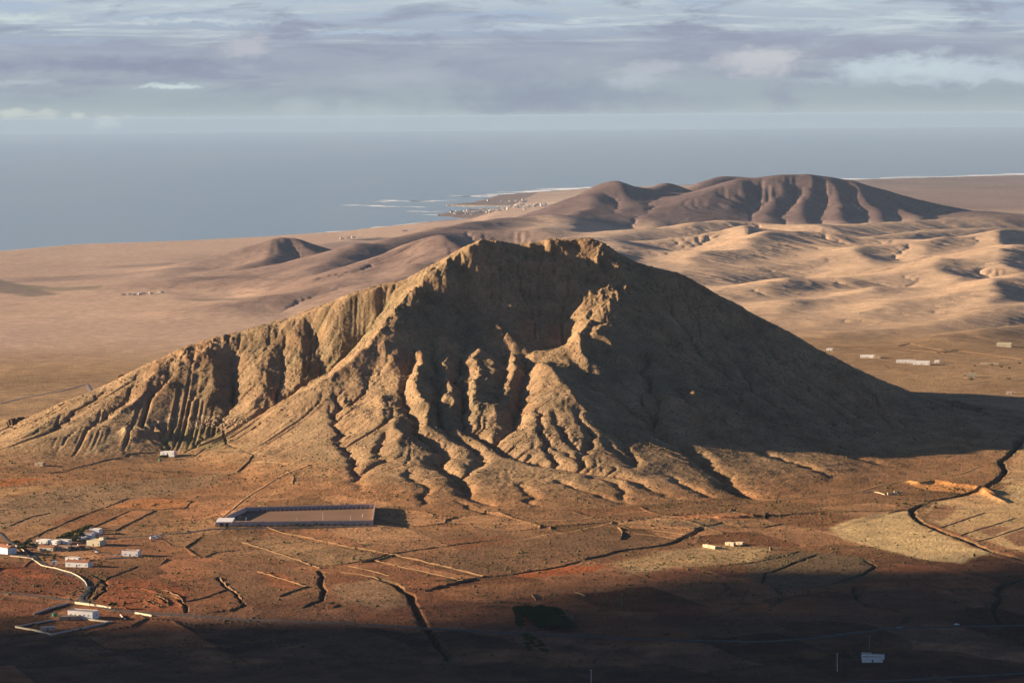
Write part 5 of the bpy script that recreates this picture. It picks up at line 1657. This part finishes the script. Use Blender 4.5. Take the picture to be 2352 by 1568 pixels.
for px, py in [(284, 678), (300, 677), (308, 678), (322, 677), (330, 675), (347, 675), (366, 673), (372, 673)]:
    farhouse(px, py, (1.0, 1.0, 1.0), "small white house of the hamlet on the plain", GH)
for px, py in [(785, 549), (800, 547), (812, 546), (822, 547)]:
    farhouse(px, py, (1.6, 1.3, 1.3), "white house beside the dark grove near the shore", "white houses beside the dark grove", 12000)
farhouse(930, 531, (2.2, 2, 1.5), "single pale house close to the beach", "lone far houses", 12000)
GT = "white houses of the coastal town"
ht = 0
for i in range(170):
    t = r2.random() ** 0.85
    px = 1035 + 225 * t
    py = 489 - 9 * t + r2.gauss(0, 2.6) - (1.5 if t > .6 else 0)
    s = r2.uniform(0.8, 1.5)
    farhouse(px, py, (s, s * 1.2, r2.uniform(1.3, 2.6)), "white house in the dense rows of the coastal town", GT, zz=5.0); ht += 1
for i in range(12):
    farhouse(1183 + r2.uniform(0, 24) if i < 8 else r2.uniform(1120, 1230), 464 + r2.gauss(0, 2), (1.6, 2, 2.2), "white house apart on the pale land behind town", "white houses behind the coastal town", zz=5.0)


# ------------------------------------------------------------------ the sports ground
def lerp(a, b, t):
    return np.array(a) * (1 - t) + np.array(b) * t


root = empty("sports_ground", (float(np.mean([q[0] for q in STAD])), float(np.mean([q[1] for q in STAD])), 202.0), 0, "walled brown football pitch at the foot of the mountain", "sports ground")
rc = np.array(root.location)
L = [np.array(q) - rc for q in STAD]           # near left, near right, far right, far left


def wallseg(mb, a, b, h, t, zb=-4.0):
    a = np.array(a); b = np.array(b); d = (b - a)[:2]; n = np.array([-d[1], d[0]]) / np.hypot(*d) * t / 2; k = len(mb.v)
    for p in (a - [n[0], n[1], 0], b - [n[0], n[1], 0], b + [n[0], n[1], 0], a + [n[0], n[1], 0]):
        mb.v.append((p[0], p[1], zb))
    for p in (a - [n[0], n[1], 0], b - [n[0], n[1], 0], b + [n[0], n[1], 0], a + [n[0], n[1], 0]):
        mb.v.append((p[0], p[1], h))
    mb.f += [tuple(k + i for i in q) for q in ((0, 1, 5, 4), (1, 2, 6, 5), (2, 3, 7, 6), (3, 0, 4, 7), (4, 5, 6, 7))]


m = MB(); m.poly([tuple(q + np.array([0, 0, .15])) for q in L]); m.build("pitch", M_PITCH, root)
m = MB(); wallseg(m, lerp(L[0], L[1], .12), L[1] + [-.5, 0, 0], 5.2, 0.6); m.build("front_wall", M_CONC, root)
m = MB(); wallseg(m, L[2] + [-.5, 0, 0], L[3], 5.0, 0.7)
bw = m.build("back_wall", M_CONC, root)
m = MB()
for i in range(27):                                # sloping buttresses inside the far wall
    p = lerp(L[3], L[2], 0.09 + 0.9 * i / 26)
    k = len(m.v); t = 0.35
    m.v += [(p[0] - t, p[1] - .36, -.2), (p[0] - t, p[1] - 7.0, -.2), (p[0] - t, p[1] - .36, 4.6), (p[0] + t, p[1] - .36, -.2), (p[0] + t, p[1] - 7.0, -.2), (p[0] + t, p[1] - .36, 4.6)]
    m.f += [tuple(k + q for q in f) for f in ((0, 2, 1), (3, 4, 5), (1, 2, 5, 4), (0, 3, 5, 2))]
m.build("buttresses", M_CONC, bw)
m = MB(); wallseg(m, L[1], L[2], 5.6, 0.6); m.build("end_wall", M_CONC, root)
m = MB(); wallseg(m, L[3], lerp(L[3], L[0], .62), 5.4, 0.6); m.build("end_wall", M_CONC, root)
m = MB()
e0 = lerp(L[3], L[0], .64); e1 = L[0]
m.box(e1[0] + 1, e1[0] + 20, e1[1] + 1, e1[1] + 34, -3, 4.6)
ent = m.build("entrance_block", M_CONC, root)
r = MB(); r.box(e1[0] + 1.5, e1[0] + 19.5, e1[1] + 1.5, e1[1] + 33.5, 4.605, 5.0); r.build("roof", M_WHITE, ent)
r = MB(); r.box(e1[0] + 6, e1[0] + 10, e1[1] + .8, e1[1] + .99, 0, 3.6); r.box(e1[0] + 12.5, e1[0] + 15.5, e1[1] + .8, e1[1] + .99, 0, 3.6); r.build("doorway", M_DARK, ent)
for i, t in enumerate((0.12, 0.155, 0.30, 0.455, 0.62, 0.655, 0.99)):
    p = lerp(L[0], L[1], t); m = MB(); m.box(p[0] - .9, p[0] + .9, p[1] - .9, p[1] + .9, -4, 5.9); m.build("pier", M_CONC, root)
for t in (0.07, 0.92):
    a = lerp(lerp(L[0], L[1], t), lerp(L[3], L[2], t), .42); b = lerp(lerp(L[0], L[1], t), lerp(L[3], L[2], t), .52)
    g_ = empty("football_goal", tuple(rc + (a + b) / 2 + np.array([0, 0, .15])), 0, "white football goal at the %s end of the brown pitch" % ("shaded" if t < .5 else "sunlit"), "goal", "football goals")
    a = a - (a + b) / 2; b = -a
    for q in (a, b):
        m = MB(); m.tube((q[0], q[1], 0), (q[0], q[1], 2.6), .16, .16); m.build("post", M_CAR, g_)
    m = MB(); m.tube((a[0], a[1], 2.6), (b[0], b[1], 2.6), .16, .16); m.build("crossbar", M_CAR, g_)


# ------------------------------------------------------------------ poles
def pole(px, py, h, label, cat, group, mat=M_WOOD, arms=True, lamp=False, r=0.16):
    p = on_ground(px, py) if not isinstance(px, np.ndarray) else px
    o = empty(cat.replace(' ', '_'), tuple(p), 0.2, label, cat, group)
    m = MB(); m.tube((0, 0, -1), (0, 0, h), r * 1.3, r); m.build("post", mat, o)
    if arms:
        m = MB(); m.box(-1.1, 1.1, -.08, .08, h - .9, h - .7); a = m.build("crossarm", mat, o)
        for x in (-1.0, 0.0, 1.0):
            m = MB(); m.tube((x, 0, h - .70), (x, 0, h - .35), .07, .05); m.build("insulator", M_METAL, a)
    if lamp:
        m = MB(); m.box(-.9, .9, -.25, .25, h - .1, h + .35); m.build("lamp_head", M_METAL, o)
    return o


for i, (px, py) in enumerate([(1414, 1170), (1510, 1158), (1592, 1151), (1665, 1146), (1717, 1138), (1768, 1131), (1814, 1126), (1859, 1121), (1907, 1117), (1953, 1112), (1998, 1109), (2038, 1106), (2085, 1101), (2132, 1095), (2178, 1091), (2208, 1087), (2250, 1086)]):
    pole(px, py, 8.5, "pale wooden line pole in the row beside the dirt track", "power pole", "row of line poles beside the dirt track", M_WOOD, r=.11)
pole(1923, 1541, 15.0, "tall power pole left of the white house on the dark ground", "power pole", "power poles in the shade", M_METAL, r=.22)
pole(1358, 1580, 15.0, "power pole at the picture's lower edge", "power pole", "power poles in the shade", M_METAL, r=.22)
pole(1997, 1490, 12.0, "thin dark power pole beside the road in the shade", "power pole", "power poles in the shade", M_WOOD)
pole(1428, 1392, 12.0, "power pole on the brown slope right of the red strip", "power pole", "power poles in the shade", M_WOOD)
pole(1236, 1387, 12.0, "power pole left of the red strip", "power pole", "power poles in the shade", M_WOOD)
for t, s in ((.20, 0), (.52, 0), (.86, 0), (.41, 1)):
    q = rc + lerp(L[0], L[1], t) + np.array([0, 3.0, 0]) if s == 0 else rc + lerp(lerp(L[0], L[1], .66), lerp(L[3], L[2], .66), .3)
    pole(np.array(q), 0, 9.0, "thin floodlight mast inside the sports ground", "floodlight", "floodlight masts of the sports ground", M_METAL, False, True, .12)


# ------------------------------------------------------------------ plants
def leafball(rr, R, h, n, seed, size=0.5, squash=1.0, zc=None):
    q = np.random.default_rng(seed)
    V_ = []; F_ = []
    nb = max(n // 26, 4)
    cl = [(q.normal(0, .45, 3) * [R, R, h * .3]) for _ in range(nb)]
    for i in range(n):
        c = cl[q.integers(nb)]
        d = q.normal(0, 1, 3); d /= np.linalg.norm(d)
        p = c + d * R * .42 * q.uniform(.5, 1.0) * [1, 1, squash]
        a = q.normal(0, 1, 3); a /= np.linalg.norm(a); b = np.cross(a, q.normal(0, 1, 3)); b /= np.linalg.norm(b)
        s = size * q.uniform(.6, 1.3); k = len(V_)
        p = p + [0, 0, zc if zc is not None else h]
        V_ += [p - a * s - b * s * .5, p + a * s - b * s * .5, p + a * s * .8 + b * s * .6, p - a * s * .7 + b * s * .5]
        F_.append((k, k + 1, k + 2, k + 3))
    return np.array(V_), F_


TREE_ME = []
for s in range(4):
    V_, F_ = leafball(None, 2.6, 2.6, 520, 50 + s, .48, .85, 3.6)
    me = bpy.data.meshes.new("crown"); me.from_pydata(V_.tolist(), [], F_); me.materials.append(M_LEAF if s % 2 else M_LEAF2); me.update()
    m = MB(); m.tube((0, 0, -.6), (.1, 0, 2.0), .28, .18)
    for k in range(4):
        t = k * 1.6 + s; m.tube((.1, 0, 1.8), (1.3 * math.cos(t), 1.3 * math.sin(t), 3.4), .13, .05, 5)
    tm = m.mesh("trunk"); tm.materials.append(M_TRUNK)
    TREE_ME.append((me, tm))


def tree(px, py, s, label, group, cat="tree", k=None):
    p = on_ground(px, py)
    i = r2.randrange(4) if k is None else k
    o = empty("broadleaf_tree" if cat == "tree" else "shrub", tuple(p), r2.uniform(0, 6), label, cat, group)
    o.scale = (s, s, s)
    for nm, me in zip(("crown", "trunk") if cat == "tree" else ("foliage", "stem"), TREE_ME[i]):
        q = bpy.data.objects.new(nm, me); C.objects.link(q); q.parent = o
    return o


def palm(px, py, h, label, group="palms"):
    p = on_ground(px, py)
    o = empty("palm_tree", tuple(p), r2.uniform(0, 6), label, "palm tree", group)
    m = MB(); m.tube((0, 0, -.5), (.15, .1, h * .5), .34, .26); m.tube((.15, .1, h * .5 - .05), (.1, .2, h), .26, .22); m.build("trunk", M_TRUNK, o)
    V_ = []; F_ = []; q = np.random.default_rng(int(px))
    for i in range(34):
        t = q.uniform(0, 6.283); up = q.uniform(-.5, 1.1); Lf = q.uniform(2.0, 3.0); w_ = .38
        pr = None
        for j in range(5):
            u = j / 4; r_ = Lf * u * math.cos(up * .8); z = h + Lf * u * math.sin(up) - 1.5 * u * u
            c = np.array([.1 + r_ * math.cos(t), .2 + r_ * math.sin(t), z]); sd_ = np.array([-math.sin(t), math.cos(t), -.25]) * w_ * (1 - u * .8)
            V_ += [c - sd_, c + sd_]
            k = len(V_)
            if j:
                F_.append((k - 4, k - 3, k - 1, k - 2))
    me = bpy.data.meshes.new("crown"); me.from_pydata([tuple(v) for v in V_], [], F_); me.update()
    obj("crown", me, M_LEAF2, o)


for px, py, h in [(2009, 1164, 9.5), (2014, 1168, 8.0)]:
    palm(px, py, h, "tall palm left of the pale field, %s" % ("taller one" if h > 9 else "shorter one"))
palm(2130, 1142, 11.0, "tallest palm, in the middle of the grove under the orange bank")
palm(2136, 1146, 9.0, "palm just right of the tallest one in the grove")
palm(2124, 1166, 9.0, "palm at the bend of the dark gully, left one")
palm(2132, 1168, 7.5, "palm at the bend of the dark gully, right one")
palm(2066, 1147, 6.5, "short palm between the sheds and the grove")
palm(163, 1391, 6.5, "palm in front of the road junction")
palm(207, 1395, 6.0, "palm on the cream wall by the road")
tree(260, 1398, 1.25, "round dark tree at the roadside, right end of the cream wall", "single trees", k=1)
tree(372, 1054, 1.1, "dark tree in front of the white quarry house, left one", "single trees", k=1)
tree(382, 1055, 1.2, "dark tree in front of the white quarry house, right one", "single trees", k=3)
for px, py in [(145, 1243), (152, 1240), (158, 1244), (165, 1238), (171, 1242), (178, 1236), (184, 1231), (176, 1245), (190, 1227), (196, 1222), (168, 1246), (160, 1237), (188, 1236), (202, 1218), (136, 1242), (149, 1236), (156, 1234), (166, 1231), (174, 1229), (182, 1224), (192, 1219), (208, 1213)]:
    tree(px, py, r2.uniform(.95, 1.4), "dark green tree in the clump between the white houses", "trees of the clump between the white houses")
for px, py in [(38, 1252), (45, 1256), (52, 1259), (60, 1255), (66, 1250), (72, 1258), (57, 1264), (48, 1266), (40, 1262)]:
    tree(px, py, r2.uniform(.8, 1.2), "garden tree left of the low beige house", "trees left of the low beige house")
for i in range(16):
    tree(r2.uniform(96, 140), r2.uniform(1276, 1290), r2.uniform(.35, .6), "low green bush in the garden above the long white house", "bushes of the village garden", "shrub")
for i in range(12):
    tree(r2.uniform(200, 240), r2.uniform(1284, 1300), r2.uniform(.35, .6), "dark bush right of the long white house", "bushes right of the long white house", "shrub")
for i in range(24):
    t = (i + .5) / 24
    tree(500 + 350 * t, 1211.5 - 4 * t, r2.uniform(.35, .75 if i % 3 else .9), "green bush planted along the front wall of the sports ground", "bushes along the front wall of the sports ground", "shrub")
for i in range(20):
    tree(r2.uniform(2060, 2160), r2.uniform(1150, 1168), r2.uniform(.35, .6), "bush on the floor of the palm grove", "bushes of the palm grove", "shrub")
for i in range(14):
    tree(r2.uniform(2150, 2240), r2.uniform(1124, 1140), r2.uniform(.4, .7), "bush under the orange bank", "bushes under the orange bank", "shrub")
for i in range(9):
    tree(r2.uniform(165, 205), 1352 + r2.uniform(0, 24), r2.uniform(.3, .5), "verge bush inside the road bend", "bushes inside the road bend", "shrub")
for i in range(10):
    tree(4 + 14 * i, 1357 + 1.2 * i, r2.uniform(.3, .5), "small verge bush along the side road", "bushes along the side road", "shrub")
for i in range(9):
    tree(r2.uniform(2200, 2352), r2.uniform(836, 880), r2.uniform(.7, 1.2), "dark bush on the far fields", "bushes on the far fields", "shrub")
GO = "trees of the dark orchard"
for i in range(120):
    a, b = ((i % 12) + r2.random()) / 12, ((i // 12) + r2.random()) / 10
    px = 1182 + 95 * a + (45 * b if a > .1 else 10 * b); py = 1402 + 46 * b
    tree(px, py, r2.uniform(.9, 1.3), "dark tree of the orchard on the shaded plain", GO, k=1)
for i in range(16):
    tree(1215 + r2.uniform(-12, 26) + i * .8, 1462 + i * 2.6, r2.uniform(.7, 1.0), "dark tree in the strip below the orchard road", "trees below the orchard road", k=1)


# ------------------------------------------------------------------ vehicles
def car(px, py, rz, mat, label, van=False):
    p = on_ground(px, py)
    p[2] += 0.32
    o = empty("parked_van" if van else "parked_car", tuple(p), rz, label, "van" if van else "car", "parked vehicles")
    Ln, Wd, H = (7.5, 2.2, 2.7) if van else (4.3, 1.75, 1.45)
    m = MB(); m.box(-Ln / 2, Ln / 2, -Wd / 2, Wd / 2, .35, H * .56, (.05, .05)); m.build("body", mat, o)
    m = MB(); m.box(-Ln * .46 if van else -Ln * .36, Ln * .30 if van else Ln * .2, -Wd * .44, Wd * .44, H * .561, H, (.12 if van else .45, .12)); cb = m.build("cabin", mat, o)
    m = MB(); a, b = (-Ln * .2, Ln * .22) if van else (-Ln * .27, Ln * .12)
    m.box(a, b, -Wd * .455, -Wd * .425, H * .62, H * .88); m.box(a, b, Wd * .425, Wd * .455, H * .62, H * .88); m.build("window", M_GLASS, cb)
    for x in (-Ln * .31, Ln * .31):
        for y in (-Wd * .46, Wd * .46):
            m = MB(); m.tube((x, y - .11, .34), (x, y + .11, .34), .34, .34, 10); m.build("wheel", M_TYRE, o)
    return o


car(362, 1236, .1, M_CAR, "big white van parked on the waste ground by the road", True)
car(352, 1238, .4, M_CAR, "white van half behind the bigger white one on the waste ground", True)
car(222, 1269, -.5, M_CAR, "small white car on the drive below the cream house")
car(268, 1277, .2, M_CAR, "small white car left of the pinkish-parapet house")
car(2066, 1443, .1, M_CARB, "blue-grey car on the road in the shade")
car(2198, 1436, .1, M_CAR, "pale car farther right on the shaded road")
# green tank and the green trough
for px, py, R_, lab in [(126, 1414, 2.6, "green water tank behind the grey wall of the farm"), (368, 1058, 2.2, "small green tank in front of the quarry house")]:
    p = on_ground(px, py)
    o = empty("water_tank", tuple(p), 0, lab, "tank", "green tanks")
    m = MB(); m.tube((0, 0, -.3), (0, 0, 2.2), R_, R_, 18); m.build("body", M_GREEN, o)
    m = MB(); m.tube((0, 0, 2.201), (0, 0, 2.8), R_ * .98, .3, 18); m.build("lid", M_GREEN, o)


# ------------------------------------------------------------------ boulders, scrub, surf
def blobs(name, P, S, mat, label, cat, seed, flat=0.7, nv=8):
    q = np.random.default_rng(seed)
    # eight-sided lumps: two rings of four and two poles
    n = len(P)
    base_ = np.array([(1, 0, .1), (0, 1, .1), (-1, 0, .1), (0, -1, .1), (.65, .65, .75), (-.65, .65, .7), (-.65, -.65, .75), (.65, -.65, .7), (0, 0, 1.05), (0, 0, -.5)])
    f = np.array([(0, 1, 4), (1, 5, 4), (1, 2, 5), (2, 6, 5), (2, 3, 6), (3, 7, 6), (3, 0, 7), (0, 4, 7), (4, 5, 8), (5, 6, 8), (6, 7, 8), (7, 4, 8), (1, 0, 9), (2, 1, 9), (3, 2, 9), (0, 3, 9)])
    ang_ = q.uniform(0, 6.28, n); c, s = np.cos(ang_), np.sin(ang_)
    Vx = base_[None] * (1 + q.uniform(-.28, .28, (n, 10, 3)))
    Vx = Vx * S[:, None, None] * np.array([1, 1, flat])
    X_ = Vx[..., 0] * c[:, None] - Vx[..., 1] * s[:, None]; Y_ = Vx[..., 0] * s[:, None] + Vx[..., 1] * c[:, None]
    V_ = np.stack([X_ + P[:, 0, None], Y_ + P[:, 1, None], Vx[..., 2] + P[:, 2, None]], -1).reshape(-1, 3)
    F_ = (f[None] + (np.arange(n) * 10)[:, None, None]).reshape(-1, 3)
    return tag(obj(name, meshnp(name, V_, F_, False), mat), label, cat, None, 'stuff')


q_ = np.random.default_rng(77)
# scrub, thick on the lower slopes and the plain
n = 34000
ys = 2250 + (3950 - 2250) * q_.random(n) ** 0.85; us = q_.uniform(-.19, .19, n); xs = us * ys
dens = 0.35 + 0.65 * smooth(-.1, .35, fbm(xs, ys, 130, 4, 201))
kk = q_.random(n) < dens
xs, ys = xs[kk], ys[kk]
kp = ~inpoly(xs, ys, STAD)
for P_, *_r in FLD[:4]:
    kp &= ~(inpoly(xs, ys, P_) & (q_.random(len(xs)) < .85))
xs, ys = xs[kp], ys[kp]
blobs("scrub", np.c_[xs, ys, height(xs, ys)], q_.uniform(.45, 1.15, len(xs)) * (1 + .7 * (q_.random(len(xs)) < .08)), M_SCRUB, "low dry scrub dotted over slopes and plain", "scrub", 5, .8)
# loose rock on the steep upper slopes
n = 16000
ys = q_.uniform(3300, 4080, n); xs = q_.uniform(-.19, .14, n) * ys
lf = cubic(HFM - PL, (xs - MX0) / MC, (ys - MY0) / MC)
kk = (lf > 30) & (q_.random(n) < .2 + .8 * smooth(0, .4, fbm(xs, ys, 60, 3, 205)))
xs, ys = xs[kk], ys[kk]
blobs("rocks", np.c_[xs, ys, height(xs, ys) - .1], q_.uniform(.5, 1.7, len(xs)), flat_mat("slope_rock", (.30, .21, .12), (.20, .135, .08), .06, 1, .02), "loose rock strewn over the steep slopes", "rocks", 6, .9)
# quarry blocks
n = 320; a_ = q_.random(n); b_ = q_.random(n)
pts_ = [on_ground(430 + 145 * a + q_.normal(0, 4), 962 + 20 * b + (6 if a < .3 else 0)) for a, b in zip(a_, b_)]
blobs("rubble", np.array(pts_), q_.uniform(.5, 1.9, n), M_ROCK, "pale quarry blocks tipped below the quarry", "rubble", 8, .8)


def surf(polys):
    m = MB()
    for pts, wd in polys:
        Pq = [at_z(px, py, 0.0)[:2] for px, py in pts]
        P2 = []
        for a, b in zip(Pq[:-1], Pq[1:]):
            nn = max(int(np.hypot(*(b - a)) / 40), 2)
            P2 += [a + (b - a) * i / nn for i in range(nn)]
        P2 = np.array(P2 + [Pq[-1]])
        T = np.gradient(P2, axis=0); T /= np.maximum(np.linalg.norm(T, axis=1)[:, None], 1e-6); N = np.c_[-T[:, 1], T[:, 0]]
        w1 = wd * np.clip(.55 + .9 * vn(P2[:, 0], P2[:, 1], 160, 4) + .4 * vn(P2[:, 0], P2[:, 1], 60, 5), 0.02, 1.6)
        w2 = wd * np.clip(.55 + .9 * vn(P2[:, 0], P2[:, 1], 130, 8), 0.02, 1.6)
        for i in range(len(P2) - 1):
            m.poly([(P2[i, 0] - N[i, 0] * w1[i], P2[i, 1] - N[i, 1] * w1[i], .6), (P2[i + 1, 0] - N[i + 1, 0] * w1[i + 1], P2[i + 1, 1] - N[i + 1, 1] * w1[i + 1], .6),
                    (P2[i + 1, 0] + N[i + 1, 0] * w2[i + 1], P2[i + 1, 1] + N[i + 1, 1] * w2[i + 1], .6), (P2[i, 0] + N[i, 0] * w2[i], P2[i, 1] + N[i, 1] * w2[i], .6)])
    tag(m.build("surf", flat_mat("foam", (.85, .87, .86), (.75, .78, .78), .01, .9)), "white breakers along the reefs and beaches", "surf", None, 'stuff')


def _b(self, name, mat, parent=None):
    return obj(name, self.mesh(name), mat, parent)


surf([([(800, 471), (850, 473), (870, 474)], 80), ([(880, 474), (920, 475), (975, 476)], 45), ([(888, 460), (940, 463), (985, 462), (1010, 461)], 130), ([(970, 464), (1000, 463)], 35), ([(860, 463), (900, 465)], 30),
      ([(1040, 451), (1080, 450), (1120, 451), (1150, 448)], 190), ([(1020, 459), (1050, 460)], 30), ([(1180, 442), (1230, 439), (1300, 434), (1345, 431.5), (1372, 430)], 230), ([(1120, 447), (1200, 444)], 60),
      ([(1140, 441), (1160, 440)], 25), ([(978, 493), (1000, 494)], 60), ([(940, 485), (990, 487), (1030, 485)], 30), ([(1055, 503), (1080, 502.5)], 70), ([(1000, 507.5), (1040, 505), (1085, 501.5)], 30),
      ([(860, 523.5), (925, 517.5)], 45), ([(760, 533), (815, 529.5), (850, 525)], 40), ([(900, 519), (980, 509.5)], 14), ([(640, 541.5), (760, 533)], 8),
      ([(1480, 428), (1530, 426), (1560, 426.5)], 60), ([(1950, 412.5), (2050, 411), (2120, 410)], 320), ([(2140, 409), (2200, 407.5), (2290, 404.5), (2352, 401.5), (2420, 400)], 620), ([(2020, 409.5), (2080, 409)], 200),
      ([(748, 470), (753, 470)], 20)])


# ------------------------------------------------------------------ say which one: things that stand in a row are told apart by their order
def number_rows():
    ones = ("leftmost second third fourth fifth sixth seventh eighth ninth tenth eleventh twelfth thirteenth fourteenth fifteenth sixteenth "
            "seventeenth eighteenth nineteenth twentieth").split()
    tens = {2: 'twenty', 3: 'thirty', 4: 'forty'}

    def word(i):
        if i < 20:
            return ones[i]
        n = i + 1
        q = ["", "first", "second", "third", "fourth", "fifth", "sixth", "seventh", "eighth", "ninth"][n % 10]
        return tens[n // 10] + "-" + q if q else {30: 'thirtieth', 40: 'fortieth'}.get(n, 'last')
    by = {}
    for o in SC.objects:
        if o.parent is None and o.get('label') and o.get('group'):
            by.setdefault(o['label'], []).append(o)
    for lab, os_ in by.items():
        if 1 < len(os_) <= 30:
            os_.sort(key=lambda o: o.location[0] / o.location[1])
            for i, o in enumerate(os_):
                o['label'] = (word(i) + " from the left: " if i else "leftmost: ") + lab


number_rows()
